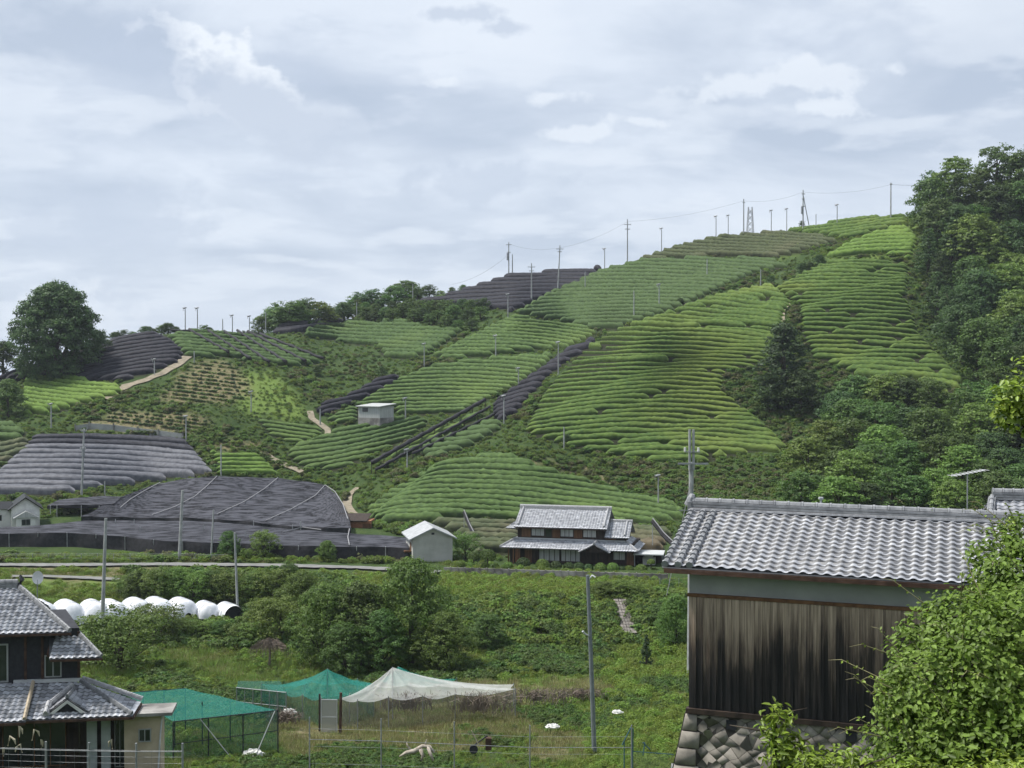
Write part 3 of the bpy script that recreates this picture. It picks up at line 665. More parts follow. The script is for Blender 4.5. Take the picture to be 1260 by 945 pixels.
put_tree('c3', 795, 826, 48, 'small dark conifer in the grass left of the barn', wide=.75)
put_tree('n1', 832, 800, 70, 'dark leafy tree partly behind the left corner of the barn', wide=.8)
put_tree('n2', 812, 772, 30, 'vine covered bush in front of the garden wall', wide=1.6, cat='shrub', name='shrub')
put_tree('n3', 775, 738, 26, 'light vine covered bush left of the green netting by the wall', wide=2.0, cat='shrub', name='shrub')
put_tree('n1', 742, 738, 24, 'bushy mound in front of the right end of the garden wall', wide=2.2, cat='shrub', name='shrub')
for x, y, h, k, l in ((282, 688, 36, 'n2', 'young dark tree in front of the lower black canopy'), (326, 688, 36, 'n3', 'light green young tree in front of the lower black canopy'), (402, 690, 26, 'n1', 'small tree at the right part of the lower black canopy'),
                      (303, 690, 16, 'n3', 'low bush between the two young trees by the canopy'), (268, 690, 12, 'n2', 'low bush left of the young trees by the canopy'), (573, 688, 34, 'n4', 'garden tree between the storehouse and the farmhouse'),
                      (830, 688, 20, 'n2', 'garden shrub right of the farmhouse near the barn roof')):
    put_tree(k, x, y, h, l, wide=1.1, cat='tree' if h > 20 else 'shrub', name='tree' if h > 20 else 'shrub')
# ------------------------------------------------------------------ ground cover (uncountable): instances on point clouds
PROTO = bpy.data.collections.new('ground_cover_plants')
def proto(name, v, f, s, mname):
    c = bpy.data.collections.new(name)
    o = bpy.data.objects.new(name, mesh_np(name, v, f, [MATS[mname]], shade=s)); c.objects.link(o); return c
def bush_proto(nm, seed, mname, size=.26, cr=.35, nl=10, n=7):
    r = np.random.default_rng(seed); L = []
    for i in range(n):
        a = r.uniform(0, 6.28); d = r.uniform(.1, .6); L.append((math.cos(a) * d, math.sin(a) * d, r.uniform(.2, .6), r.uniform(.35, .55), r.uniform(.3, .5)))
    v, f, s = lobes_crown(L, 34, cr * .5, nl, size, r)
    return proto(nm, v, f, s, mname)
def tuft_proto(nm, seed, mname, n=40, h=.6, w=.035, spread=.35):
    r = np.random.default_rng(seed); b = np.c_[r.normal(0, spread, (n, 2)), np.zeros(n)]
    a = r.uniform(0, 6.28, n); t_ = r.uniform(.05, .5, n); hh = h * r.uniform(.5, 1.2, n)
    top = b + np.c_[np.cos(a) * t_ * hh, np.sin(a) * t_ * hh, hh]; sd = np.c_[-np.sin(a), np.cos(a), 0 * a] * w
    v = np.stack([b - sd, b + sd, top + sd * .2, top - sd * .2], 1).reshape(-1, 3)
    return proto(nm, v, np.arange(n * 4).reshape(n, 4), r.uniform(.6, 1.4, n), mname)
make_done = 1
PB = dict(fd=bush_proto('far_bush_dark', 1, 'leaf_dark'), fm=bush_proto('far_bush_mid', 2, 'leaf_mid'), fl=bush_proto('far_bush_light', 3, 'leaf_light'), fo=bush_proto('far_bush_olive', 4, 'leaf_olive'),
          nm=bush_proto('weed_mid', 5, 'leaf_mid', .15, .3, 12, 7), nl=bush_proto('weed_light', 6, 'leaf_light', .15, .3, 12, 7), nlm=bush_proto('weed_lime', 7, 'leaf_lime', .13, .3, 12, 6),
          g=tuft_proto('grass_tuft', 8, 'grass', 60, .42, .022, .4), gd=tuft_proto('dry_tuft', 9, 'grass_dry', 50, .5, .02, .4), gt=tuft_proto('tall_grass', 10, 'grass', 50, .75, .02, .35))
def scatter(name, pts, sc_, keys, label, cat='ground cover', seed=0, zs=None):
    """pts: world points"""
    out = []
    r = np.random.default_rng(seed)
    me = bpy.data.meshes.new(name); me.vertices.add(len(pts)); me.vertices.foreach_set('co', np.asarray(pts, np.float32).ravel())
    a = me.attributes.new('sc', 'FLOAT', 'POINT'); a.data.foreach_set('value', np.asarray(sc_, np.float32))
    a = me.attributes.new('rz', 'FLOAT', 'POINT'); a.data.foreach_set('value', r.uniform(0, 6.28, len(pts)).astype(np.float32))
    a = me.attributes.new('pk', 'INT', 'POINT'); a.data.foreach_set('value', r.integers(0, len(keys), len(pts)).astype(np.int32))
    me.update()
    o = link(name, me, kind='stuff', label=label, cat=cat)
    ng = bpy.data.node_groups.new(name, 'GeometryNodeTree')
    ng.interface.new_socket('Geometry', in_out='INPUT', socket_type='NodeSocketGeometry'); ng.interface.new_socket('Geometry', in_out='OUTPUT', socket_type='NodeSocketGeometry')
    N = ng.nodes; Lk = ng.links.new
    gi = N.new('NodeGroupInput'); go = N.new('NodeGroupOutput'); jn = N.new('GeometryNodeJoinGeometry')
    na = {}
    for k, ty in (('sc', 'FLOAT'), ('rz', 'FLOAT'), ('pk', 'INT')):
        q = N.new('GeometryNodeInputNamedAttribute'); q.data_type = ty; q.inputs[0].default_value = k; na[k] = q
    cx = N.new('ShaderNodeCombineXYZ'); Lk(na['rz'].outputs[0], cx.inputs[2])
    for i, k in enumerate(keys):
        ci = N.new('GeometryNodeCollectionInfo'); ci.inputs[0].default_value = PB[k]; ci.inputs[1].default_value = False
        cmp = N.new('FunctionNodeCompare'); cmp.data_type = 'INT'; cmp.operation = 'EQUAL'; Lk(na['pk'].outputs[0], cmp.inputs[2]); cmp.inputs[3].default_value = i
        ip = N.new('GeometryNodeInstanceOnPoints'); Lk(gi.outputs[0], ip.inputs[0]); Lk(cmp.outputs[0], ip.inputs[1]); Lk(ci.outputs[0], ip.inputs[2]); Lk(cx.outputs[0], ip.inputs[5]); Lk(na['sc'].outputs[0], ip.inputs[6]); Lk(ip.outputs[0], jn.inputs[0])
    Lk(jn.outputs[0], go.inputs[0])
    md = o.modifiers.new('scatter', 'NODES'); md.node_group = ng
    return o
ALLF = [fd['poly'] for fd in FIELDS.values()]
# places kept clear: canopies, buildings, paths
CLEAR = [[(-60, 692), (560, 694), (560, 712), (-60, 704)], [(100, 632), (262, 586), (340, 588), (400, 597), (430, 640), (500, 662), (500, 688), (-40, 683), (-40, 652)], [(625, 640), (785, 650), (785, 700), (625, 700)], [(498, 655), (562, 655), (562, 697), (498, 697)],
         [(438, 508), (485, 508), (485, 528), (438, 528)], [(0, 618), (50, 618), (50, 648), (0, 648)], [(145, 472), (160, 462), (222, 444), (232, 428), (240, 440), (225, 452), (170, 480), (150, 482)],
         [(380, 505), (392, 505), (410, 530), (395, 545)], [(418, 632), (432, 600), (440, 600), (436, 622), (446, 636)]]
PATHS = []
def sample(poly, n, seed, excl=()):
    r = np.random.default_rng(seed); xs = [p[0] for p in poly]; ys = [p[1] for p in poly]
    x = r.uniform(min(xs), max(xs), n); y = r.uniform(min(ys), max(ys), n); ok = in_poly(x, y, poly) & (y > sky_y(x) + 1)
    for e in excl: ok &= ~in_poly(x, y, e)
    return x[ok], y[ok]
hill = [(-60, 400), (300, 395), (600, 330), (900, 270), (1300, 230), (1300, 640), (860, 640), (840, 655), (560, 700), (-60, 700)]
x, y = sample(hill, 60000, 1, ALLF + CLEAR + DRY[:2])
nzv = smooth_noise(x, y, 1.0); keep = (nzv + np.random.default_rng(4).normal(0, .5, len(x))) > -1.2
x, y = x[keep], y[keep]; nzv = nzv[keep]
rr = np.random.default_rng(9)
big_ = nzv > .15
pts = G(x, y); s_ = rr.uniform(.35, .95, len(x)) * np.where(big_, 1.1, .8)
gull = in_poly(x, y, [(800, 395), (880, 350), (935, 338), (950, 350), (870, 368), (810, 392)]) | in_poly(x, y, [(720, 410), (800, 385), (950, 350), (860, 375), (740, 412)])
KN = [(265, 455), (345, 452), (385, 500), (385, 535), (320, 530), (230, 520), (250, 500), (300, 495)]
kn = in_poly(x, y, KN); scatter('weeds', pts[kn], s_[kn] * .75, ['nl', 'nlm', 'g', 'nl'], 'light green weeds and grass on the flank of the knoll', 'weeds', 31)
x, y, nzv, pts, s_, big_ = x[~kn], y[~kn], nzv[~kn], pts[~kn], s_[~kn], big_[~kn]
sel = big_
olv = in_poly(x, y, [(370, 430), (470, 440), (470, 470), (400, 470)]) | in_poly(x, y, [(880, 440), (1040, 450), (1090, 490), (1000, 560), (900, 520)]) | in_poly(x, y, [(640, 560), (860, 580), (980, 560), (980, 640), (840, 635)]) | in_poly(x, y, [(860, 330), (950, 340), (830, 395)])
scatter('scrub', pts[sel & ~olv], s_[sel & ~olv], ['fm', 'fl', 'fl', 'fo', 'nlm'], 'bushy green scrub covering the unplanted slopes between the tea fields', 'scrub', 1)
scatter('scrub', pts[~sel & ~olv], s_[~sel & ~olv] * .85, ['fl', 'nlm', 'fl', 'nl'], 'low light green undergrowth in the strips between tea fields', 'undergrowth', 2)
scatter('scrub', pts[olv], s_[olv], ['fm', 'fl', 'fo', 'fl'], 'mixed olive and dark scrub round the lone conifer and below the big tea field', 'scrub', 3)
# young plants dotted over the two bare plots of the knoll
pd = []
for poly, per in ((DRY[0], 4.5), (DRY[1], 4.5)):
    ys = np.arange(min(p[1] for p in poly), max(p[1] for p in poly), per)
    for yy in ys:
        xx = np.arange(min(p[0] for p in poly), max(p[0] for p in poly), 3.4) + rr.uniform(-1, 1); q = yy + (xx - 250) * .12
        ok = in_poly(xx, q, poly); pd.append(np.c_[xx[ok], q[ok]])
pd = np.vstack(pd); pd = pd[rr.random(len(pd)) < .8]
scatter('young_tea_plants', G(pd[:, 0], pd[:, 1]), rr.uniform(.35, .62, len(pd)), ['fm', 'fd', 'nl'], 'young tea plants dotted in rows over the bare brown plots on the knoll', 'young tea', 4)
# banks of the valley
x, y = sample([(430, 722), (470, 736), (700, 737), (745, 728), (860, 735), (860, 790), (790, 795), (720, 792), (600, 798), (430, 800)], 4200, 5, [[(752, 742), (775, 742), (785, 787), (765, 787)], DRY[3]])
scatter('bank_thicket', G(x, y), rr.uniform(.4, 1.05, len(x)), ['nl', 'nm', 'fl', 'nlm', 'g'], 'tangled vines and bushes covering the bank below the farmhouse meadow', 'thicket', 5)
x, y = sample([(150, 704), (360, 704), (440, 716), (440, 800), (300, 800), (200, 800), (60, 800), (150, 740)], 1500, 6, [[(60, 738), (300, 738), (300, 768), (60, 768)]])
scatter('bank_thicket', G(x, y), rr.uniform(.5, 1.1, len(x)), ['nm', 'fl', 'nl', 'fm'], 'tangled green growth on the bank round the white tunnels', 'thicket', 6)
# valley floor: patches of tall weeds, bright grass and straw, none of it even
vz = [(-10, 860), (195, 860), (195, 960), (-10, 960)]
x, y = sample([(60, 790), (860, 790), (860, 960), (60, 960)], 26000, 7, [vz])
gx_, gy_ = G(x, y)[:, 0], G(x, y)[:, 1]
def patch(s): return np.sin(gx_ * .31 + s) * np.sin(gy_ * .23 + s * 2.3) + .7 * np.sin(gx_ * .13 - gy_ * .19 + s * 1.7) + .5 * np.sin(gx_ * .71 + gy_ * .47 + s)
straw = in_poly(x, y, DRY[7]) | in_poly(x, y, DRY[8]) | in_poly(x, y, DRY[9]); lime = in_poly(x, y, [(690, 862), (860, 850), (860, 960), (680, 960)]) | in_poly(x, y, [(760, 800), (860, 790), (860, 850), (720, 860)])
q = patch(1.0) + rr.normal(0, .3, len(x)); tall = patch(4.0) + rr.normal(0, .3, len(x)); sc2 = rr.uniform(.35, .85, len(x)) * np.clip(1.1 - (y - 790) / 260, .5, 1.1)
pw = G(x, y)
a = straw & (rr.random(len(x)) < .9); b_ = a & (q < .9)
scatter('grass', pw[b_], sc2[b_] * 1.1, ['gd', 'gd', 'g', 'gd'], 'dry straw coloured grass in the old plot round the net tents', 'dry grass', 10)
b_ = a & (q >= .9); scatter('weeds', pw[b_], sc2[b_] * .8, ['nm', 'nl'], 'green weed patches in the straw coloured plot', 'weeds', 20)
o_ = ~straw & (rr.random(len(x)) < .62)
b_ = o_ & (q > .75) & ~lime; scatter('weeds', pw[b_], sc2[b_], ['nm', 'nl', 'fm'], 'tall leafy weeds growing in dark clumps over the valley floor', 'weeds', 7)
b_ = o_ & (q <= .75) & (q > -.5) & ~lime; scatter('weeds', pw[b_], sc2[b_] * .75, ['nl', 'nlm', 'g', 'gt'], 'low bright green weeds spread over the valley floor', 'weeds', 8)
b_ = o_ & (q <= -.5) & ~lime; scatter('grass', pw[b_], sc2[b_] * 1.1, ['g', 'gt', 'gd', 'g'], 'pale long grass in patches over the valley floor', 'grass', 9)
b_ = o_ & lime & (tall > -.7); scatter('grass', pw[b_], sc2[b_] * 1.15, ['g', 'nlm', 'gt'], 'lush bright green grass on the slope left of the barn', 'grass', 21)
b_ = o_ & lime & (tall <= -.7); scatter('weeds', pw[b_], sc2[b_], ['nm', 'gd', 'nl'], 'darker weeds in the bright slope left of the barn', 'weeds', 22)
x, y = sample([(-20, 684), (500, 684), (545, 692), (860, 714), (860, 740), (560, 730), (150, 742), (-20, 745)], 9000, 11, [[(-60, 693), (545, 693), (545, 711), (440, 707), (300, 703), (-60, 702)], [(10, 708), (150, 710), (150, 720), (10, 717)], [(150, 704), (360, 704), (440, 722), (440, 760), (150, 740)]])
scatter('grass', G(x, y), rr.uniform(.35, .8, len(x)), ['g', 'g', 'gd', 'nlm'], 'short grass of the meadows and verges along the valley road', 'grass', 11)
x, y = sample([(430, 710), (545, 712), (760, 718), (740, 734), (470, 734), (430, 722)], 3000, 13)
scatter('grass', G(x, y), rr.uniform(.4, .85, len(x)), ['g', 'nlm', 'g'], 'bright green meadow strip between the garden wall and the bank', 'grass', 13)
x, y = sample([(955, 287), (1117, 266), (1133, 280), (1131, 322), (1073, 312), (1013, 318), (940, 300)], 1500, 12)
scatter('grass', G(x, y), rr.uniform(.4, 1.0, len(x)), ['nl', 'g', 'nlm'], 'bright weeds among the low rows near the summit', 'weeds', 12)
# shoots of new leaf roughening the tea hedges are part of the hedges themselves; near shrubs follow
# ------------------------------------------------------------------ materials of built things
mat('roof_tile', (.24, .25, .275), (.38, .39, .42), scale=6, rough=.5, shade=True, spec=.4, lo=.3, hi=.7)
mat('roof_tile_dark', (.10, .105, .115), (.20, .205, .22), scale=3, rough=.4, shade=True, spec=.5)
mat('roof_tile_far', (.30, .31, .34), (.42, .43, .46), scale=2, rough=.45, shade=True, spec=.5)
mat('ridge_tile', (.16, .165, .175), (.27, .275, .285), scale=5, rough=.45, spec=.5, bump=.2)
mat('tile_edge', (.30, .30, .31), (.46, .46, .47), scale=8, rough=.5)
mat('fascia', (.045, .025, .018), (.09, .05, .035), scale=3, rough=.8)
mat('plaster_grey', (.25, .26, .25), (.33, .34, .325), scale=.8, rough=.9, bump=.15, bscale=14)
mat('plaster_beige', (.40, .33, .24), (.50, .42, .31), scale=1.2, rough=.9)
mat('plaster_white', (.52, .52, .50), (.66, .66, .63), scale=1.0, rough=.9)
mat('store_wall', (.36, .36, .33), (.45, .45, .42), scale=.6, rough=.9)
mat('dark_wall', (.018, .019, .024), (.032, .033, .040), scale=5, rough=.7)
mat('dark_wood', (.022, .016, .013), (.05, .035, .027), scale=4, rough=.8, stretch=(1, 1, .2))
mat('brown_wood', (.10, .05, .026), (.17, .088, .045), scale=3, rough=.75, stretch=(2, 2, .25))
mat('orange_wood', (.24, .10, .05), (.34, .16, .085), scale=3, rough=.8, stretch=(1, 1, 3))
mat('stone', (.15, .138, .12), (.30, .275, .24), scale=3.5, rough=.95, bump=.7, bscale=12, shade=True, lo=.3, hi=.7)
mat('mortar', (.035, .032, .03), (.06, .055, .05), scale=5, rough=1)
mat('concrete', (.20, .19, .18), (.33, .32, .30), scale=.9, rough=.95, bump=.2, c3=(.10, .095, .09), s3=.5)
mat('metal_white', (.46, .47, .48), (.56, .57, .58), scale=.8, rough=.45)
mat('metal_shed', (.34, .35, .34), (.44, .45, .44), scale=1.5, rough=.6, stretch=(3, 3, .3))
mat('metal_grey', (.22, .23, .24), (.32, .33, .34), scale=3, rough=.5, metallic=.3)
mat('pole_concrete', (.25, .26, .26), (.36, .37, .37), scale=2, rough=.8)
mat('glass_dark', (.02, .026, .025), (.035, .042, .04), scale=1, rough=.12, spec=.6)
mat('curtain', (.34, .35, .35), (.50, .51, .51), scale=2, rough=.5, stretch=(3, 3, .2), spec=.5)
mat('frame_grey', (.30, .31, .31), None, rough=.5)
mat('shutter_grey', (.28, .31, .31), (.36, .39, .39), scale=2, rough=.6)
mat('black_net', (.016, .016, .019), (.032, .031, .036), scale=2, rough=.8, bump=.4, coord='World')
mat('rope', (.26, .26, .27), None, rough=.8)
mat('dish_white', (.75, .75, .74), None, rough=.4)
mat('tunnel_film', (.62, .64, .68), (.78, .79, .82), scale=2.5, rough=.3, spec=.5, bump=.15, bscale=4)
mat('net_green', (.012, .19, .15), (.03, .27, .22), scale=6, rough=.6, trans=.3, alpha=.52)
mat('net_green_wall', (.02, .13, .10), (.04, .19, .15), scale=20, rough=.7, alpha=.30)
mat('net_white', (.62, .64, .62), (.74, .76, .74), scale=2, rough=.6, trans=.3, alpha=.42)
mat('net_grey_wall', (.26, .26, .23), (.34, .34, .30), scale=20, rough=.8, alpha=.22)
mat('wire', (.10, .10, .11), None, rough=.6)
mat('path_dirt', (.18, .155, .11), (.26, .225, .17), scale=1.2, rough=.95, coord='World')
mat('road', (.15, .15, .145), (.20, .20, .19), scale=.9, rough=.95, coord='World')
# board wall: charred low, bare tan under the eave, the edge of the char running in streaks
m, t = newmat('charred_boards')
tc = t.n('ShaderNodeTexCoord'); sp = t.n('ShaderNodeSeparateXYZ', ins={0: (tc, 'Object')})
st1 = t.n('ShaderNodeTexNoise', ins={'Vector': t.n('ShaderNodeMapping', ins={0: (tc, 'Object'), 3: (1, 1, .05)}), 'Scale': 9.0, 'Detail': 6, 'Roughness': .7})
st2 = t.n('ShaderNodeTexNoise', ins={'Vector': t.n('ShaderNodeMapping', ins={0: (tc, 'Object'), 3: (1, 1, .16)}), 'Scale': 2.2, 'Detail': 5, 'Roughness': .7})
st3 = t.n('ShaderNodeTexNoise', ins={'Vector': (tc, 'Object'), 'Scale': .55, 'Detail': 2})
pk = t.n('ShaderNodeTexWhiteNoise', noise_dimensions='1D', ins={'W': t.math('FLOOR', t.math('DIVIDE', (sp, 0), .17))})
e = t.math('ADD', t.math('ADD', t.math('MULTIPLY', (sp, 2), .40), t.math('MULTIPLY', t.math('SUBTRACT', (pk, 0), .5), .34)), t.math('ADD', t.math('MULTIPLY', st1, 1.0), t.math('ADD', t.math('MULTIPLY', st2, .75), t.math('MULTIPLY', st3, .55))))
col = t.ramp(t.math('MULTIPLY', e, .4), [(.56, (.020, .019, .020)), (.67, (.055, .045, .04)), (.735, (.18, .135, .105)), (.85, (.42, .33, .25))])
fine = t.n('ShaderNodeTexNoise', ins={'Vector': t.n('ShaderNodeMapping', ins={0: (tc, 'Object'), 3: (1, 1, .03)}), 'Scale': 30.0, 'Detail': 4})
col = t.mix(.75, col, t.ramp(fine, [(.3, .35), (.7, 1.3)]), 'MULTIPLY')
b = t.n('ShaderNodeBsdfPrincipled', ins={'Base Color': col, 'Roughness': .8, 'Specular IOR Level': .3, 'Normal': t.n('ShaderNodeBump', ins={'Strength': .5, 'Distance': .01, 'Height': fine})})
t.n('ShaderNodeOutputMaterial', ins={0: b})

def nrm(a): a = np.array(a, float); return a / np.linalg.norm(a)
def tile_plane(name, O, e, up, W, L, mname, parent, il=0.0, ir=0.0, tile=.27, course=.24, sub=6, hw=.035, hs=.03, seed=0, var=.22, thick=.09, sag=0.0):
    """rows of pantiles on the plane from eave corner O along e (width W) and up the slope (length L); il/ir = hip insets"""
    O = np.array(O, float); e = nrm(e); s = nrm(up); n = np.cross(e, s); n *= 1 if n[2] > 0 else -1
    nt = max(1, round(W / tile)); us = np.linspace(0, W, nt * sub + 1); nc = max(1, round(L / course)); cs = L / nc
    vs = []; hv = []
    for j in range(nc): vs += [j * cs, (j + .96) * cs]; hv += [hs, 0]
    vs.append(L); hv.append(0); vs = np.array(vs); hv = np.array(hv)
    U, Vv = np.meshgrid(us, vs, indexing='ij'); HV = np.broadcast_to(hv, U.shape)
    ph = (U / W * nt) % 1.0; wave = np.where(ph < .62, np.sin(ph / .62 * np.pi) ** .8, -.28 * np.sin((ph - .62) / .38 * np.pi)) * hw
    r = np.random.default_rng(seed + 3); ti = np.minimum((U / W * nt).astype(int), nt - 1); tj = np.minimum((Vv / cs + 1e-6).astype(int), nc - 1)
    jit = r.normal(0, .004, (nt, nc))[ti, tj]
    lo = il * Vv / L; hi = W - ir * Vv / L
    Uc = np.clip(U, lo, np.maximum(hi, lo))
    p = O + Uc[..., None] * e + Vv[..., None] * s + (wave + HV + jit + sag * np.sin(np.pi * U / W) * -1)[..., None] * n
    a, b_ = p.shape[:2]; idx = np.arange(a * b_).reshape(a, b_)
    f = np.stack([idx[:-1, :-1].ravel(), idx[1:, :-1].ravel(), idx[1:, 1:].ravel(), idx[:-1, 1:].ravel()], -1)
    um = (U[:-1, :-1] + U[1:, 1:]) / 2; vm = (Vv[:-1, :-1] + Vv[1:, 1:]) / 2
    tint = r.uniform(1 - var, 1 + var, (nt, nc)); tint[r.random((nt, nc)) < .08] *= 1.3
    sh = tint[np.minimum((um / W * nt).astype(int), nt - 1), np.minimum((vm / cs).astype(int), nc - 1)].ravel()
    rise = np.zeros(um.shape, bool); rise[:, 1::2] = True; sh = np.where(rise.ravel(), .22, sh)   # shadow gap under each course, painted dark on the risers
    # drop collapsed cells outside the hips
    ok = ((np.clip(um, (il * vm / L), W - ir * vm / L) - um) == 0).ravel() | True
    v = p.reshape(-1, 3)
    # underside slab
    q = [O + e * 0, O + e * W, O + e * (W - ir) + s * L, O + e * il + s * L]
    q = [c - n * .02 for c in q] + [c - n * (thick + .02) for c in q]
    k = len(v); v = np.vstack([v, np.array(q)])
    ff = np.array([[0, 3, 2, 1], [4, 5, 6, 7], [0, 1, 5, 4], [1, 2, 6, 5], [2, 3, 7, 6], [3, 0, 4, 7]]) + k
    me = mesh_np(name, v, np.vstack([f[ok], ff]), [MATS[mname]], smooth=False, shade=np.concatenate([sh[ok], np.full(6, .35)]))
    return link(name, me, parent)
def ridge(name, p0, p1, parent, w=.16, h=.22, m='ridge_tile', seg=.32, r=None, **kw):
    p0 = np.array(p0, float); p1 = np.array(p1, float); L = np.linalg.norm(p1 - p0); d = (p1 - p0) / L; mb = MB(); r = r or w * .62
    sd = nrm(np.cross(d, (0, 0, 1))); upv = np.cross(sd, d)
    for k in range(3):      # stacked flat tiles
        ww = w * (1.15 - .12 * k); z0 = h * k / 3; z1 = z0 + h / 3 * .82
        c = [p0 - sd * ww + upv * z0, p0 + sd * ww + upv * z0, p0 + sd * ww + upv * z1, p0 - sd * ww + upv * z1]
        mb.prism(c, p1 - p0)
    n = max(1, int(L / seg)); top = upv * (h + r * .1)
    for i in range(n):
        a = p0 + d * (L * i / n) + top; b = p0 + d * (L * (i + 1) / n - .01) + top
        mb.tube([a, a + d * .05, a + d * .055, b], [r * 1.16, r * 1.16, r, r], 8)
    return mb.build(name, MATS[m], parent, **kw)
def wall_box(name, x0, x1, y0, y1, z0, z1, m, parent, **kw): return MB().box(x0, x1, y0, y1, z0, z1).build(name, MATS[m], parent, **kw)
def window(parent, x0, x1, z0, z1, y, glass='glass_dark', frame='frame_grey', panes=2, fw=.05, out=.05, name='window'):
    fr = MB(); fr.box(x0, x0 + fw, y - out, y, z0, z1).box(x1 - fw, x1, y - out, y, z0, z1).box(x0 + fw, x1 - fw, y - out, y, z1 - fw, z1).box(x0 + fw, x1 - fw, y - out, y, z0, z0 + fw)
    for k in range(1, panes):
        xm = x0 + (x1 - x0) * k / panes; fr.box(xm - fw * .45, xm + fw * .45, y - out * .9, y - .002, z0 + fw, z1 - fw)
    w_ = MB().box(x0 + fw * .5, x1 - fw * .5, y - out * .45, y - .004, z0 + fw * .5, z1 - fw * .5).build(name, MATS[glass], parent)
    fr.build('frame', MATS[frame], w_)
    return w_

# ------------------------------------------------------------------ barn at right
o_ = P(848, 870, 29.0)
barn = thing('barn', 'old barn with grey pantile roof, plaster band, charred board wall and stone footing', 'barn', o_, R(-20))
BL = 9.2
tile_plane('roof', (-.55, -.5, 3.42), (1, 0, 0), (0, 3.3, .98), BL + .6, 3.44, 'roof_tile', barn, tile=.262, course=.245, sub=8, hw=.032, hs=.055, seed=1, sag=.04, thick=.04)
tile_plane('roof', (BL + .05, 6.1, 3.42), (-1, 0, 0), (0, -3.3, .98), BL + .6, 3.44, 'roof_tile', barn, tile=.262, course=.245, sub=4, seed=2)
rf = ridge('ridge_cap', (-.5, 2.8, 4.42), (BL + .05, 2.8, 4.36), barn, w=.15, h=.20, seg=.34, r=.085)
mb = MB(); mb.tube([(-.6, 2.8, 4.5), (-.52, 2.8, 4.72), (-.5, 2.8, 4.8)], [.13, .10, .06], 8); mb.box(-.6, -.5, 2.62, 2.98, 4.4, 4.62); mb.build('ridge_end_tile', MATS['ridge_tile'], rf)
MB().box(-.45, BL, 2.6, 2.64, 4.40, 4.455).build('ridge_edge', MATS['tile_edge'], rf)
for u, k in ((-.48, 0), (-.17, 1), (.10, 2)):        # rounded verge tiles near the gable
    mb = MB(); a = np.array((u, -.52, 3.46)); d = np.array((0, 3.3, .98)); L = np.linalg.norm(d); d = d / L
    for i in range(13):
        p = a + d * (i * L / 13.4); mb.tube([p + np.array((0, 0, .02)), p + d * .06 + np.array((0, 0, .02)), p + d * .062, p + d * .26], [.088, .088, .070, .066], 8)
    mb.build('verge_tile', MATS['ridge_tile'], barn)
MB().box(-.5, BL, -.53, -.44, 3.27, 3.37).build('fascia', MATS['fascia'], barn)
mb = MB(); mb.prism([(-.5, -.42, 3.27), (-.5, 2.8, 4.22), (-.5, 2.8, 4.34), (-.5, -.42, 3.39)], (.05, 0, 0)); mb.build('verge_board', MATS['fascia'], barn)
mb = MB(); mb.box(0, BL - .4, 0, .12, 2.70, 3.40); mb.prism([(0, .1, 2.7), (0, 5.5, 2.7), (0, 5.5, 3.4), (0, 2.8, 4.2), (0, .1, 3.4)], (.1, 0, 0)); mb.build('plaster_wall', MATS['plaster_grey'], barn)
MB().box(-.04, BL - .4, -.07, -.003, 2.66, 2.735).build('trim', MATS['brown_wood'], barn)
mb = MB(); x = 0.0; rb = random.Random(3)
while x < BL - .5:
    wd = rb.uniform(.14, .2); dy = rb.uniform(0, .012); mb.box(x, x + wd - .008, -.03 - dy, .1, 0, 2.655); mb.box(x + wd - .03, x + wd + .012, -.055 - dy, -.031 - dy, .02, 2.65); x += wd
mb.box(-.003, .05, .103, 5.5, 0, 2.69)
mb.build('board_wall', MATS['charred_boards'], barn)
MB().box(-.06, BL - .3, -.11, .1, -.12, -.003).build('sill', MATS['dark_wood'], barn)
ft = MB(); ft.add([(-.1, -.02, -.125), (BL, -.02, -.125), (BL, -.5, -5.0), (-1.1, -.5, -5.0), (-.1, 5.5, -.125), (BL, 5.5, -.125), (BL, 5.8, -5.0), (-1.1, 5.8, -5.0)], [(0, 3, 2, 1), (4, 5, 6, 7), (0, 1, 5, 4), (1, 2, 6, 5), (2, 3, 7, 6), (3, 0, 4, 7)])
foot = ft.build('footing', MATS['mortar'], barn)
# stones: diamond-laid, each a pillow of its own size in one wall
rb = np.random.default_rng(12); S = .235; V_ = []; F_ = []; SH = []
def wall_pt(u, z): f = (z + .125) / -4.875; return np.array([u, -.02 - .48 * f, z])
def add_stone(c4, dep=.014):
    c = np.mean(c4, axis=0); base = len(V_)
    inner = [c + (p - c) * .975 for p in c4]; top = [c + (p - c) * .93 for p in c4]
    dd = dep * rb.uniform(.6, 1.3)
    for p in inner: V_.append(wall_pt(p[0], p[1]) + (0, -.005, 0))
    for p in inner: V_.append(wall_pt(c[0] + (p[0] - c[0]) * .97, c[1] + (p[1] - c[1]) * .97) + (0, -dd * .7, 0))
    for p in top: V_.append(wall_pt(p[0], p[1]) + (0, -dd + rb.normal(0, .008), 0))
    k = len(c4)
    for a in range(2):
        for i in range(k): F_.append((base + a * k + i, base + a * k + (i + 1) % k, base + (a + 1) * k + (i + 1) % k, base + (a + 1) * k + i))
    F_.append(tuple(base + 2 * k + i for i in range(k)))
    SH.extend([rb.uniform(.55, 1.35)] * (2 * k + 1))
lat = {}
def lp(i, j):
    if (i, j) not in lat: lat[(i, j)] = np.array([(i - j) * S * .72, -(i + j) * S * .62]) + rb.normal(0, .034, 2)
    return lat[(i, j)]
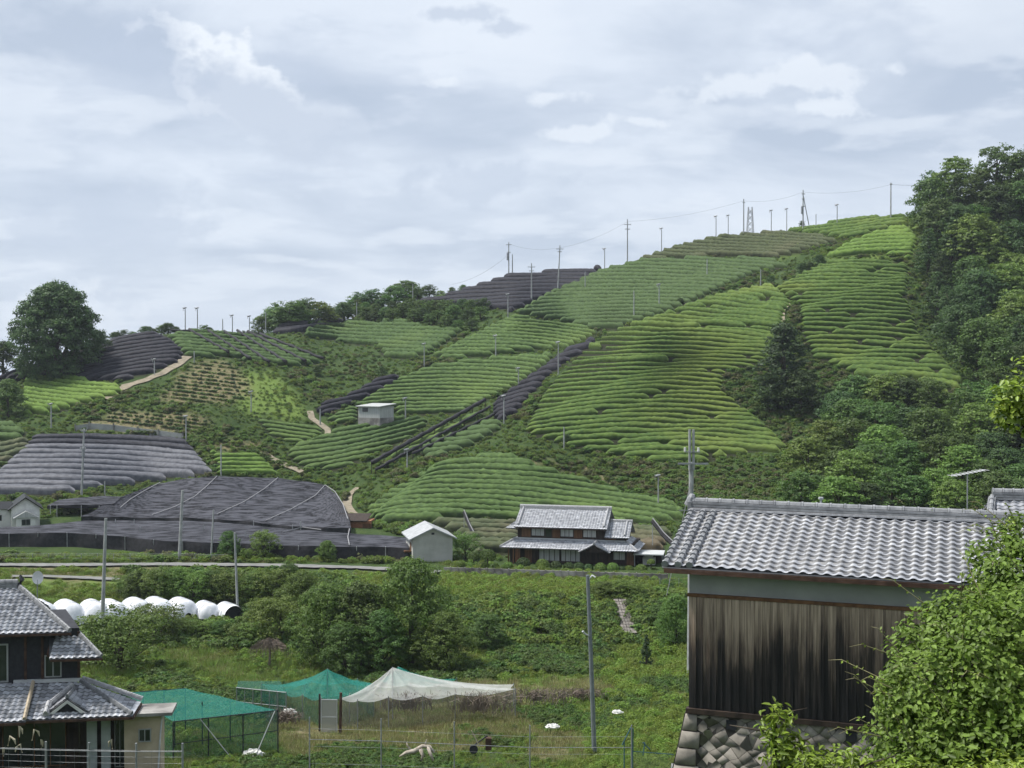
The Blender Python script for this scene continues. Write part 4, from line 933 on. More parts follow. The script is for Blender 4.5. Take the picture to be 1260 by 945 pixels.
for i in range(-40, 60):
    for j in range(-60, 40):
        q = [lp(i, j), lp(i + 1, j), lp(i + 1, j + 1), lp(i, j + 1)]; c = np.mean(q, axis=0)
        if c[1] > -.12: continue
        if c[1] < -3.6 or c[0] > 8.6 or c[0] < .28 + (c[1]) * .0: continue
        if abs(c[0] - 1.02) < .11 and c[1] > -.45: continue
        if abs(c[0] - 3.75) < .11 and c[1] > -.45: continue
        q = [np.array([p[0], min(p[1], -.135)]) for p in q]
        add_stone(q)
for k in range(9):      # corner stones follow the batter
    z1 = -.15 - k * .4; z0 = z1 - .39; f0 = -.1 - (-(z0) - .125) * .205; f1 = -.1 - (-(z1) - .125) * .205
    add_stone([np.array([f1 + .02, z1]), np.array([.2 + (k % 2) * .07, z1]), np.array([.2 + (k % 2) * .07, z0]), np.array([f0 + .02, z0])], .08)
fq = [np.array([a for a in f if len(f) == 4]) for f in F_]
link('stone_facing', mesh_np('stone_facing', np.array(V_), np.array([f for f in F_]), [MATS['stone']], shade=SH), foot)
for xx in (1.02, 3.75): MB().box(xx - .12, xx + .12, -.075, -.05, -.42, -.2).build('vent_hole', MATS['dark_wall'], foot)
# roof of the house beyond, at the right edge
o_ = P(1232, 679, 40.0)
nb = thing('tiled_house', 'grey tiled roof of another house rising behind the barn ridge at the right edge', 'house', o_, R(-14))
tile_plane('roof', (-.5, -.6, .25), (1, 0, 0), (0, 2.8, 1.25), 9, 3.07, 'roof_tile', nb, il=.5, tile=.27, sub=6, seed=5)
tile_plane('roof', (8.5, 5.0, .25), (-1, 0, 0), (0, -2.8, 1.25), 9, 3.07, 'roof_tile', nb, ir=.5, tile=.27, sub=3, seed=6)
ridge('ridge_cap', (.0, 2.2, 1.5), (8.5, 2.2, 1.5), nb, w=.18, h=.26); ridge('hip_cap', (-.5, -.55, .32), (.0, 2.15, 1.52), nb, w=.12, h=.12)
mb = MB(); mb.box(0, 8, 0, 4.4, -7, .5); mb.prism([(0, 0, .5), (0, 4.4, .5), (0, 2.2, 1.45)], (8, 0, 0)); mb.build('wall', MATS['plaster_grey'], nb)

# ------------------------------------------------------------------ dark two storey house at left
o_ = P(98, 835, 60.0)
lh = thing('farmhouse', 'dark walled two storey house with glinting tiled roofs at the lower left corner', 'house', o_, R(8))
def roof2(*a, **k): return tile_plane('roof', *a, **k)
roof2((-9.5, -.9, 2.5), (1, 0, 0), (0, 3.2, 1.72), 9.25, 3.63, 'roof_tile', lh, ir=3.2, tile=.29, course=.26, sub=6, seed=7, hw=.05, hs=.04, var=.45)
MB().prism([(-.27, -.85, 2.46), (-2.75, 5.5, 2.46), (-3.45, 2.3, 4.2)], (0, 0, -.1)).build('side_roof', MATS['roof_tile_dark'], lh)
roof2((-2.6, 5.5, 2.5), (-1, 0, 0), (0, -3.2, 1.72), 6.9, 3.63, 'roof_tile_dark', lh, il=.9, tile=.29, sub=4, seed=81)
ridge('ridge_cap', (-9.5, 2.3, 4.2), (-3.45, 2.3, 4.2), lh, w=.17, h=.3)
ridge('hip_cap', (-.3, -.85, 2.52), (-3.4, 2.25, 4.2), lh, w=.11, h=.14, seg=.28)
mb = MB(); mb.tube([(-3.4, 2.25, 4.3), (-3.2, 2.05, 4.62), (-3.3, 2.1, 4.85)], [.16, .13, .05], 8); mb.build('ridge_end_tile', MATS['dark_wall'], lh)
MB().box(-9.5, -.2, -.93, -.86, 2.36, 2.47).build('fascia', MATS['fascia'], lh)
MB().prism([(-9, 0, -.1), (0, 0, -.1), (-1.7, 4.9, -.1), (-9, 4.9, -.1)], (0, 0, 2.62)).build('upper_wall', MATS['dark_wall'], lh)
for xx in (-2.55, -1.75, -.03): MB().box(xx - .06, xx + .06, -.05, -.003, .05, 2.35).build('post', MATS['fascia'], lh)
roof2((-1.15, -1.25, 1.30), (1, 0, 0), (0, 1.55, .98), 2.45, 1.83, 'roof_tile', lh, ir=1.45, il=-.35, tile=.27, course=.24, sub=6, seed=9, hw=.05, hs=.04, var=.45)
MB().prism([(1.28, -1.2, 1.27), (.3, 1.6, 1.27), (-.15, .3, 2.26)], (0, 0, -.08)).build('side_roof', MATS['roof_tile_dark'], lh)
ridge('hip_cap', (1.25, -1.2, 1.34), (-.15, .2, 2.28), lh, w=.09, h=.10, seg=.26)
MB().box(-1.1, 1.32, -1.27, -1.2, 1.16, 1.27).build('fascia', MATS['fascia'], lh)
MB().prism([(-1.35, -.9, 1.32), (-1.35, .1, 1.9), (-1.35, .1, 2.1), (-1.35, -.9, 1.5)], (.1, 0, 0)).build('verge_board', MATS['fascia'], lh)
window(lh, -1.65, -.85, .12, 1.22, -.003, glass='glass_dark', panes=2, fw=.06)
window(lh, -5.0, -3.35, -.05, 1.85, -.003, glass='glass_dark', panes=2, fw=.08)
MB().box(-3.1, .08, -.12, -.004, -.12, .05).build('flashing', MATS['metal_white'], lh)
MB().box(-9, -3.2, -.12, -.004, -.28, -.1).build('flashing', MATS['metal_white'], lh)
# lower roof
roof2((-9.5, -2.3, -1.32), (1, 0, 0), (0, 2.25, 1.15), 12.4, 2.53, 'roof_tile', lh, ir=2.85, tile=.29, course=.26, sub=6, seed=11, hw=.05, hs=.04, var=.5)
roof2((2.9, -2.3, -1.32), (0, 1, 0), (-2.85, 0, 1.15), 2.4, 3.07, 'roof_tile', lh, il=2.25, tile=.29, course=.26, sub=6, seed=12, hw=.05, hs=.04, var=.5)
ridge('hip_cap', (2.85, -2.25, -1.26), (.05, -.05, -.12), lh, w=.09, h=.12, seg=.28)
ridge('verge_cap', (2.95, .12, -1.22), (.05, .12, -.08), lh, w=.1, h=.14, seg=.28, m='tile_edge')
MB().box(-9.5, 2.93, -2.35, -2.27, -1.48, -1.36).build('fascia', MATS['fascia'], lh)
MB().box(2.9, 2.96, -2.26, .15, -1.48, -1.36).build('fascia', MATS['fascia'], lh)
# little front gable on the lower roof
gx = -.15; gz = -.40
dm = MB().prism([(gx - .8, -1.95, -1.1), (gx + .8, -1.95, -1.1), (gx, -1.95, gz - .05)], (0, 1.5, 0)).build('gable', MATS['dark_wall'], lh)
d = np.array([.95, 0, -(gz + 1.12)])
tile_plane('gable_tiles', (gx - .98, -2.05, -1.10), (0, 1, 0), (.98, 0, .72), 1.5, 1.22, 'roof_tile', dm, tile=.25, course=.24, sub=5, seed=13, thick=.05, hw=.04)
tile_plane('gable_tiles', (gx + .98, -.55, -1.10), (0, -1, 0), (-.98, 0, .72), 1.5, 1.22, 'roof_tile', dm, tile=.25, course=.24, sub=5, seed=14, thick=.05, hw=.04)
ridge('gable_ridge', (gx, -2.1, gz + .02), (gx, -.55, gz + .02), dm, w=.08, h=.12)
for s_ in (-1, 1): MB().prism([(gx + s_ * .82, -2.1, -1.12), (gx, -2.1, gz - .1), (gx, -2.1, gz - .25), (gx + s_ * .62, -2.1, -1.14)], (0, .06, 0)).build('bargeboard', MATS['plaster_white'], dm)
ridge('roof_ridge', (-1.1, -2.2, -1.18), (-1.1, -1.5, -.82), lh, w=.13, h=.2, m='tile_edge'); ridge('roof_ridge', (-1.0, -1.5, -.78), (-.2, -.5, -.2), lh, w=.09, h=.14, m='tile_edge')
roof2((-9.5, -2.75, -1.25), (1, 0, 0), (0, 2.4, 1.2), 7.6, 2.68, 'roof_tile', lh, ir=.15, tile=.29, course=.26, sub=6, seed=15, hw=.05, hs=.04, var=.4)
ridge('verge_cap', (-1.95, -2.72, -1.18), (-2.1, -.4, -.0), lh, w=.08, h=.1, m='plaster_beige')
MB().box(-9.5, -1.9, -2.8, -2.74, -1.42, -1.3).build('fascia', MATS['fascia'], lh)
# ground floor
MB().prism([(-9.2, -.2, -5.2), (0, -.2, -5.2), (-1.8, 4.4, -5.2), (-9.2, 4.4, -5.2)], (0, 0, 4.8)).box(.003, 2.25, -.2, -.05, -5.2, -1.15).build('lower_wall', MATS['dark_wood'], lh)
for x0, x1 in ((.5, .98), (1.18, 1.62)):
    MB().box(x0, x1, -.9, -.86, -4.6, -1.35).build('shutter_door', MATS['shutter_grey'], lh)
window(lh, 1.68, 2.2, -4.4, -1.7, -.205, panes=2)
window(lh, -3.6, -.6, -4.2, -1.9, -.205, panes=4, frame='brown_wood')
an = wall_box('annex', 2.27, 4.0, -.9, .4, -5.2, -1.66, 'plaster_beige', lh)
window(an, 2.95, 3.55, -3.0, -2.35, -.905, panes=2, fw=.05)
MB().box(2.3, 4.6, -1.3, .5, -1.65, -1.50).build('canopy_slab', MATS['concrete'], an)
MB().tube([(4.08, -.85, -1.7), (4.0, -.98, -2.6), (3.85, -.98, -5.0)], .045, 6).build('downpipe', MATS['metal_white'], an)
# satellite dish
o_ = P(46, 738, 68.0)
sdsh = thing('satellite_dish', 'white satellite dish on a thin mast behind the left house roof', 'satellite dish', o_, 0)
MB().tube([(0, 0, -1.5), (0, 0, .95)], .03, 6).build('mast', MATS['metal_grey'], sdsh)
n_ = 24; vv = [(0, .06, 0)]; ff = []
for k, rad in enumerate((.12, .24, .34)):
    for i in range(n_): a = i / n_ * 2 * math.pi; vv.append((rad * math.cos(a) * .86, .06 - .5 * rad * rad * 1.2, rad * math.sin(a) * 1.1))
ff += [(0, 1 + i, 1 + (i + 1) % n_) for i in range(n_)]
for k in range(2):
    for i in range(n_): ff.append((1 + k * n_ + i, 1 + (k + 1) * n_ + i, 1 + (k + 1) * n_ + (i + 1) % n_, 1 + k * n_ + (i + 1) % n_))
nv_ = len(vv); vv += [(a, b + .02, c) for a, b, c in vv]; ff += [tuple(i + nv_ for i in f[::-1]) for f in ff]
mb = MB(); mb.add(vv, ff); dsh = mb.build('dish', MATS['dish_white'], sdsh, smooth=True, loc=(.05, -.06, 1.25), rz=R(20))
MB().tube([(0, .02, -.36), (.0, -.4, -.05)], .012, 5).build('feed_arm', MATS['metal_grey'], dsh)

# ------------------------------------------------------------------ farmhouse in the middle
o_ = P(637, 694, 150.0)
mh = thing('farmhouse', 'two storey farmhouse with silver grey tiled roofs and brown timber walls below the tea mound', 'house', o_, R(-13))
T2 = dict(tile=.34, course=.33, sub=4, hw=.05, hs=.035)
def roof3(*a, **k): return tile_plane('roof', *a, **{**T2, **k})
roof3((-.3, -.85, 4.72), (1, 0, 0), (0, 3.85, 1.92), 11.5, 4.3, 'roof_tile_far', mh, seed=21)
roof3((11.2, 6.85, 4.72), (-1, 0, 0), (0, -3.85, 1.92), 11.5, 4.3, 'roof_tile_far', mh, seed=22)
ridge('ridge_cap', (-.35, 3.0, 6.62), (11.25, 3.0, 6.62), mh, w=.22, h=.3, m='tile_edge')
for xx in (.15, 10.8): ridge('verge_ridge', (xx, -.5, 4.95), (xx, 2.9, 6.66), mh, w=.12, h=.14, m='tile_edge')
roof3((-1.25, -.95, 4.55), (1, 0, 0), (0, 1.5, .75), 1.2, 1.68, 'roof_tile_far', mh, il=1.0, seed=23)
roof3((-1.25, 6.9, 4.55), (0, -1, 0), (1.1, 0, .62), 7.85, 1.26, 'roof_tile_far', mh, il=.6, ir=1.0, seed=24)
MB().box(-.3, 11.2, -.9, -.82, 4.55, 4.68).build('fascia', MATS['dark_wood'], mh)
up_ = MB(); up_.box(0, 10.8, 0, 6, 2.9, 4.9); up_.prism([(.25, 0.1, 4.9), (.25, 5.9, 4.9), (.25, 3, 6.4)], (10.4, 0, 0)); up_ = up_.build('upper_wall', MATS['dark_wood'], mh)
def X(px): return (px - 637) * .1 * 1.02
for a, b in ((642, 653), (680, 689), (706, 716)): MB().box(X(a), X(b), -.06, -.003, 3.42, 4.6).build('wood_panel', MATS['brown_wood'], mh)
for a, b in ((654, 670), (689.5, 705.5), (717, 733)): window(mh, X(a), X(b), 3.55, 4.5, -.003, glass='curtain', frame='dark_wood', panes=3)
window(mh, X(671), X(679), 3.45, 4.55, -.003, frame='dark_wood', panes=1)
roof3((10.9, -.75, 3.72), (1, 0, 0), (0, 2.9, 1.62), 3.0, 3.32, 'roof_tile_far', mh, seed=25)
roof3((13.9, 5.05, 3.72), (-1, 0, 0), (0, -2.9, 1.62), 3.0, 3.32, 'roof_tile_far', mh, seed=26)
ridge('ridge_cap', (11.2, 2.15, 5.3), (13.95, 2.15, 5.3), mh, w=.16, h=.2, m='tile_edge'); ridge('verge_ridge', (13.3, -.5, 3.95), (13.3, 2.1, 5.32), mh, w=.12, h=.14, m='tile_edge')
mb = MB(); mb.box(10.81, 13.4, 0.05, 4.3, 2.4, 3.8); mb.prism([(13.3, .1, 3.8), (13.3, 4.2, 3.8), (13.3, 2.15, 5.1)], (.1, 0, 0)); mb.build('wing_wall', MATS['dark_wood'], mh)
MB().box(X(744) , X(757), -.01, .045, 2.9, 3.55).build('wood_panel', MATS['brown_wood'], mh)
roof3((-1.9, -1.75, 2.28), (1, 0, 0), (0, 1.75, .92), 17.0, 1.98, 'roof_tile_far', mh, il=1.75, ir=1.75, seed=27)
roof3((15.1, -1.75, 2.28), (0, 1, 0), (-1.75, 0, .92), 7, 1.98, 'roof_tile_far', mh, il=1.75, seed=28)
roof3((-1.9, 5.25, 2.28), (0, -1, 0), (1.75, 0, .92), 7, 1.98, 'roof_tile_far', mh, ir=1.75, seed=29)
ridge('hip_cap', (15.05, -1.7, 2.32), (13.4, -.05, 3.22), mh, w=.1, h=.12, m='tile_edge'); ridge('hip_cap', (-1.85, -1.7, 2.32), (-.2, -.05, 3.22), mh, w=.1, h=.12, m='tile_edge')
MB().box(-.1, 13.3, -.12, -.007, 3.2, 3.32).build('flashing', MATS['metal_white'], mh)
gp = MB().prism([(8.6, -2.2, 2.1), (11.2, -2.2, 2.1), (9.9, -2.2, 2.85)], (0, 2.1, 0)).build('porch_gable', MATS['dark_wood'], mh)
tile_plane('porch_tiles', (8.0, -2.5, 2.12), (0, 1, 0), (1.9, 0, 1.0), 2.4, 2.15, 'roof_tile_far', gp, seed=30, **T2); tile_plane('porch_tiles', (11.8, -.1, 2.12), (0, -1, 0), (-1.9, 0, 1.0), 2.4, 2.15, 'roof_tile_far', gp, seed=31, **T2)
ridge('porch_ridge', (9.9, -2.55, 3.12), (9.9, -.1, 3.12), gp, w=.12, h=.16, m='tile_edge')
wall_box('lower_wall', -1.0, 14.4, .003, 6.2, 0, 2.88, 'dark_wood', mh)
for a, b, m_ in ((645.7, 655, 'brown_wood'), (656, 662, 'dark_wood'), (769.5, 778, 'brown_wood'), (634, 640, 'orange_wood')): MB().box(X(a), X(b), -.06, 0, .15, 2.2).build('wood_panel', MATS[m_], mh)
for a, b, n_ in ((663, 689, 4), (690, 714, 4), (753, 768, 2)): window(mh, X(a), X(b), .5 if a < 750 else .9, 2.1, 0, glass='curtain', frame='dark_wood', panes=n_, fw=.08)
for a in (628, 634, 641): MB().box(X(a), X(a) + .14, -1.4, -1.26, 0, 2.25).build('porch_post', MATS['brown_wood'], mh)
MB().box(8.7, 11.1, -.1, 0, 0, 2.1).build('entrance_door', MATS['dark_wood'], mh)
# carport beside it
o_ = P(780, 697, 147.0); cpt = thing('carport', 'low carport with flat pale roof at the right end of the farmhouse', 'carport', o_, R(-10))
MB().box(0, 3.6, -1, 2.5, 1.55, 1.68).build('roof', MATS['metal_white'], cpt)
for x_ in (.1, 3.4):
    for y_ in (-.9, 2.3): MB().box(x_, x_ + .08, y_, y_ + .08, -.3, 1.54).build('post', MATS['metal_grey'], cpt)
MB().box(.0, 3.6, 2.4, 2.5, -.2, 1.5).build('back_wall', MATS['dark_wood'], cpt)
MB().box(1.0, 2.5, .8, 1.9, 0, .95).box(1.2, 2.2, .9, 1.8, .95, 1.25).build('storage_box', MATS['plaster_white'], cpt)
# garden wall with stained concrete panels
A_ = G(546, 706); B_ = G(822, 715); d = B_ - A_; L = np.linalg.norm(d[:2]); gwz = math.atan2(d[1], d[0])
gw = thing('garden_wall', 'long low stained concrete wall in front of the farmhouse garden', 'wall', A_, gwz)
n_ = 30
for i in range(n_):
    x0 = L * i / n_; x1 = L * (i + 1) / n_ - .03; dz = d[2] * (i + .5) / n_
    MB().box(x0, x1 - .1, 0, .14, dz - .8, dz + .74).build('panel', MATS['concrete'], gw); MB().box(x1 - .09, x1 + .02, -.05, .18, dz - .8, dz + .82).build('pillar', MATS['concrete'], gw)
# ------------------------------------------------------------------ storehouse
o_ = P(508, 696, 148.0); st = thing('storehouse', 'plain grey walled storehouse with white gable roof left of the farmhouse', 'storehouse', o_, R(13))
mb = MB(); mb.box(0, 4.9, 0, 6.0, -.3, 3.3); mb.prism([(0, 0, 3.3), (4.9, 0, 3.3), (2.45, 0, 4.45)], (0, 6, 0)); mb.build('wall', MATS['store_wall'], st)
mb = MB()
for s_ in (-1, 1):
    mb.prism([(2.45, -.45, 4.62), (2.45 + s_ * 2.95, -.45, 3.26), (2.45 + s_ * 2.95, -.45, 3.12), (2.45, -.45, 4.46)], (0, 6.9, 0))
mb.build('roof', mat('roof_metal', (.30, .31, .32), (.40, .41, .42), scale=1.5, rough=.6), st)
MB().box(2.3, 2.65, -.03, -.003, 3.7, 3.95).build('vent', MATS['dark_wall'], st)
MB().box(-.9, -.003, 1.0, 3.5, 1.5, 1.68).build('side_canopy', MATS['brown_wood'], st); MB().box(-.05, -.003, 1.2, 2.2, 1.75, 2.6).build('side_window', MATS['brown_wood'], st)
# ------------------------------------------------------------------ shed on the slope
g_ = G(441, 524); sh_ = thing('shed', 'small grey metal shed with sloping roof standing on the tea slope', 'shed', g_, R(-30))
MB().box(0, 5.0, 0, 4.6, 1.6, 3.75).build('wall', MATS['metal_shed'], sh_); MB().box(-.03, 5.03, -.03, 4.63, -1.0, 1.597).build('concrete_base', MATS['concrete'], sh_)
MB().prism([(-.35, -.4, 3.7), (-.35, 5.0, 4.1), (-.35, 5.0, 4.25), (-.35, -.4, 3.85)], (5.7, 0, 0)).build('roof', MATS['metal_shed'], sh_)
window(sh_, 1.0, 2.3, 2.75, 3.5, -.003, panes=2, frame='dark_wood')
# ------------------------------------------------------------------ small white house at far left
o_ = P(14, 648, 174.0); wh = thing('cottage', 'small off white cottage with grey gable roof at the left edge beside the canopies', 'house', o_, R(24))
mb = MB(); mb.box(0, 3.8, 0, 5.5, -.5, 2.6); mb.prism([(0, 0, 2.6), (3.8, 0, 2.6), (1.9, 0, 4.0)], (0, 5.5, 0)); mb.build('wall', MATS['plaster_white'], wh)
for s_ in (-1, 1): MB().prism([(1.9, -.35, 4.16), (1.9 + s_ * 2.4, -.35, 2.38), (1.9 + s_ * 2.4, -.35, 2.24), (1.9, -.35, 4.0)], (0, 6.2, 0)).build('roof', MATS['roof_tile_dark'], wh)
MB().box(-2.6, -.003, 1.5, 5.4, -.5, 2.45).build('side_wing', MATS['plaster_white'], wh); MB().prism([(-3.0, 1.2, 2.4), (-3.0, 3.4, 3.3), (-3.0, 5.6, 2.4)], (3.2, 0, 0)).build('wing_roof', MATS['roof_tile_dark'], wh)
pr_ = MB().prism([(.2, -1.3, 1.3), (3.6, -1.3, 1.3), (1.9, -1.3, 2.25)], (0, 1.29, 0)).build('porch_roof', MATS['metal_shed'], wh); MB().box(.6, 3.2, -1.1, -.003, -.5, 1.297).build('porch', MATS['plaster_white'], wh)
window(wh, -1.9, -1.2, .7, 1.6, 1.497, panes=1); window(wh, 1.3, 2.5, .2, 1.1, -1.103, panes=2)
# ------------------------------------------------------------------ orange boarded outbuilding
o_ = P(416, 655, 176.0); os_ = thing('outbuilding', 'low orange brown boarded outbuilding at the right end of the black canopy', 'outbuilding', o_, R(-4))
MB().box(0, 4.8, 0, 3, -.5, 1.7).build('wall', MATS['orange_wood'], os_)
MB().prism([(-.3, -.4, 1.62), (-.3, 3.3, 2.3), (-.3, 3.3, 2.4), (-.3, -.4, 1.74)], (4.6, 0, 0)).build('roof', MATS['dark_wood'], os_)
MB().box(3.6, 4.9, -.05, -.003, -.2, 1.3).build('door', MATS['brown_wood'], os_)
# ------------------------------------------------------------------ black shade canopies
def canopy_pt(px, py, hp): g = P(px, py, float(YD(px, py + hp))); return g
def net_sheet(name, top, bot, parent, m, nu=60, nv=18, hp=13, ripple=.0, rows=9, thick=True, sag=0.0):
    """net between an upper and a lower outline (photo px), hp px above the ground it covers"""
    tx = np.array(top, float); bx = np.array(bot, float)
    def along(a, q):
        L = np.concatenate([[0], np.cumsum(np.hypot(*np.diff(a, axis=0).T))]); L /= L[-1]
        return np.stack([np.interp(q, L, a[:, 0]), np.interp(q, L, a[:, 1])], -1)
    q = np.linspace(0, 1, nu); T = along(tx, q); B = along(bx, q); V = []
    for j in range(nv):
        f = j / (nv - 1); p = T * (1 - f) + B * f
        g = P(p[:, 0], p[:, 1], YD(p[:, 0], p[:, 1] + hp)); g[:, 2] += ripple * np.sin(f * rows * 2 * np.pi + wob(p[:, 0], 3, 30) * 1.2) + sag * np.sin(q * np.pi * 4) ** 2 * -1
        V.append(g)
    V = np.array(V); idx = np.arange(nu * nv).reshape(nv, nu)
    f = np.stack([idx[:-1, :-1].ravel(), idx[1:, :-1].ravel(), idx[1:, 1:].ravel(), idx[:-1, 1:].ravel()], -1)
    return link(name, mesh_np(name, V.reshape(-1, 3), f, [MATS[m]], smooth=True), parent), V
m, t = newmat('canopy_net')
pos = t.n('ShaderNodeNewGeometry'); nz = t.n('ShaderNodeTexNoise', ins={'Vector': t.n('ShaderNodeMapping', ins={0: (pos, 'Position'), 3: (.3, 1.2, 3)}), 'Scale': 1.3, 'Detail': 5})
wv = t.n('ShaderNodeTexNoise', ins={'Vector': (pos, 'Position'), 'Scale': 2.5, 'Detail': 3})
c = t.mix(t.ramp(nz, [(.40, 0.0), (.60, 1.0)]), (.012, .0125, .016), (.070, .072, .086)); c = t.mix(t.ramp(wv, [(.52, 0.0), (.7, .5)]), c, (.075, .077, .088))
b = t.n('ShaderNodeBsdfPrincipled', ins={'Base Color': c, 'Roughness': .8, 'Specular IOR Level': .12, 'Normal': t.n('ShaderNodeBump', ins={'Strength': .5, 'Distance': .1, 'Height': nz})})
t.n('ShaderNodeOutputMaterial', ins={0: b})
up_can = thing('shade_canopy', 'large black shade net canopy draped over tea below the grey netted field', 'shade canopy')
top = [(113, 632), (128, 621), (150, 612), (187, 597), (225, 590), (267, 586), (300, 588), (343, 588), (380, 593), (400, 597), (418, 612), (430, 640)]
bot = [(100, 636), (140, 636), (187, 636), (240, 638), (290, 641), (327, 644), (380, 648), (432, 650)]
_, V1 = net_sheet('net_roof', top, bot, up_can, 'canopy_net', 70, 60, hp=12, ripple=.17, rows=13)
def skirt(V, dn, name, parent, m='black_net'):
    e = V[-1]; n = len(e); lo = e.copy(); dn = np.broadcast_to(dn, (n,)); lo[:, 2] -= dn; lo[:, 1] -= .15 * dn * .3
    mid = (e + lo) / 2; mid[:, 1] += .25 * np.sin(np.arange(n) * .7)
    v = np.vstack([e, mid, lo]); i = np.arange(n - 1); f = np.vstack([np.stack([a * n + i, a * n + i + 1, (a + 1) * n + i + 1, (a + 1) * n + i], -1) for a in (0, 1)])
    return link(name, mesh_np(name, v, f, [MATS[m]], smooth=True), parent)
skirt(V1, 1.0, 'side_net', up_can)
def rope(pts, hp, r, parent, dz=.15, m='rope', name='rope'):
    w_ = [P(x, y, float(YD(x, y + hp))) + (0, 0, dz) for x, y in pts]
    return MB().tube(w_, r, 5).build(name, MATS[m], parent)
for pts in ([(267, 587), (255, 599), (240, 612), (215, 625), (187, 635)], [(342, 589), (325, 603), (300, 619), (267, 634)], [(400, 598), (388, 611), (360, 627), (327, 642)], [(197, 595), (178, 605), (160, 616), (148, 626)], [(400, 598), (412, 606), (422, 622), (428, 640)]):
    rope(pts, 12, .065, up_can, .2)
# small folded lower corner at the left of the upper canopy
lc = thing('shade_canopy', 'small black net strip stepping down at the left end of the large canopy', 'shade canopy')
_, Vx = net_sheet('net_roof', [(72, 615), (100, 612), (128, 610), (150, 611)], [(58, 622), (95, 621), (125, 621), (140, 620)], lc, 'canopy_net', 24, 8, hp=14); skirt(Vx, .5, 'side_net', lc)
for x in (62, 70, 100, 122): g = P(x, 622, float(YD(x, 636))); MB().tube([g - (0, 0, 3.2), g], .06, 6).build('post', MATS['pole_concrete'], lc)
lo_can = thing('shade_canopy', 'long low black shade net canopy with hanging front side along the valley road', 'shade canopy')
top = [(-60, 648), (0, 649), (60, 646), (100, 641), (180, 640), (260, 642), (327, 648), (400, 654), (450, 658), (501, 661)]
bot = [(-60, 655), (0, 656), (90, 656), (150, 660), (213, 666), (290, 669), (353, 671), (430, 673), (503, 674)]
_, V2 = net_sheet('net_roof', top, bot, lo_can, 'canopy_net', 80, 12, hp=17, ripple=.08, rows=5)
skirt(V2, 2.2, 'side_net', lo_can)
for i in range(0, 80, 5):
    g = V2[-1][i]; MB().tube([g - (0, 0, 3.0), g + (0, -.1, .1)], .05, 5).build('post', MATS['pole_concrete'], lo_can)
for pts in ([(430, 640 + 12), (428, 662), (430, 672)], [(348, 656), (372, 650), (395, 645 + 8)]): rope(pts, 17, .07, lo_can, .15)
for x, y in ((172, 654), (250, 652), (302, 660), (360, 652), (370, 648), (226, 650), (142, 645), (312, 647), (165, 645)): g = P(x, y, float(YD(x, y + 17))); MB().tube([g - (0, 0, .6), g + (0, 0, .7)], .05, 5).build('post', MATS['pole_concrete'], lo_can)

# ------------------------------------------------------------------ rolled black nets on frames
def roll(px0, py0, px1, py1, label, h=1.6, r=.28, n=None, group='rolled black nets on frames', sagv=.12, posts=True, Y0=None, Y1=None, rope_=False):
    a = G(px0, py0) if Y0 is None else P(px0, py0, Y0); b = G(px1, py1) if Y1 is None else P(px1, py1, Y1)
    o = thing('rolled_shade_net', label, 'rolled net', a, 0, group)
    L = np.linalg.norm(b - a); n = n or max(2, int(L / 4)); pts = []; mb = MB()
    for i in range(n * 3 + 1):
        f = i / (n * 3); x_ = px0 + (px1 - px0) * f; y_ = py0 + (py1 - py0) * f
        g = (G(x_, y_) if Y0 is None else a + (b - a) * f) - a
        pts.append(g + (0, 0, h - sagv * abs(math.sin(f * n * math.pi))))
        if i % 3 == 0 and posts: MB().tube([g - (0, 0, .5), g + (0, 0, h + .15)], .07, 5).build('post', MATS['dark_wood'], o)
    mb.tube(pts, [r * (1 + .18 * math.sin(i * 2.3)) for i in range(len(pts))], 7); mb.build('net_roll', MATS['black_net'], o, smooth=True)
    if rope_: MB().tube([p + (0, 0, r + .05) for p in pts], .06, 5).build('rope', MATS['rope'], o)
    return o
roll(457, 583, 597, 503, 'long black rolled net on posts climbing the slope, upper line of the rail pair', h=1.9, r=.38)
roll(462, 587, 603, 508, 'black rolled net running just below the upper line of the rail pair', h=1.3, r=.26)
roll(508, 566, 608, 517, 'shorter black rolled net on posts, lower right line of the slope rails', h=1.2, r=.26)
eN = ['first', 'second', 'third', 'fourth', 'fifth', 'sixth', 'seventh']
for i, (a, b, c, d) in enumerate([(233, 412, 281, 440), (256, 413, 308, 448), (276, 414, 331, 452), (292, 413, 352, 452), (305, 414, 376, 451), (320, 417, 398, 448)]):
    roll(a, b, c, d, eN[i] + ' from the left of the black rolled nets crossing the high left field', h=1.3, r=.32, n=4)
roll(210, 411, 320, 416, 'black rolled net along the skyline edge of the high left field', h=1.0, r=.22, n=6)
roll(571, 0, 588, 0, 'black rolled net slung down from a tall post right of the storehouse', Y0=172, Y1=168, h=0, posts=False) if False else None
a = P(571, 630, 170); b_ = P(588, 664, 166)
o = thing('rolled_shade_net', 'black rolled net with pale rope slanting down between storehouse and farmhouse', 'rolled net', b_, 0, 'rolled black nets on frames')
pp = [a - b_, (a - b_) * .6 - (0, 0, .4), (a - b_) * .3 - (0, 0, .35), (b_ - b_)]; MB().tube(pp, .25, 7).build('net_roll', MATS['black_net'], o); MB().tube([p + (0, -.1, .32) for p in pp], .07, 5).build('rope', MATS['rope'], o)
MB().tube([(0, 0, .2), (0, 0, -2.4)], .16, 6).build('post', MATS['dark_wood'], o); MB().tube([a - b_ + (0, 0, .3), a - b_ - (0, 0, 6)], .05, 6).build('post', MATS['pole_concrete'], o)
a = P(803, 641, 150); b_ = P(838, 676, 146)
o = thing('rolled_shade_net', 'black rolled net with pale rope slanting down to the barn roof left end', 'rolled net', b_, 0, 'rolled black nets on frames')
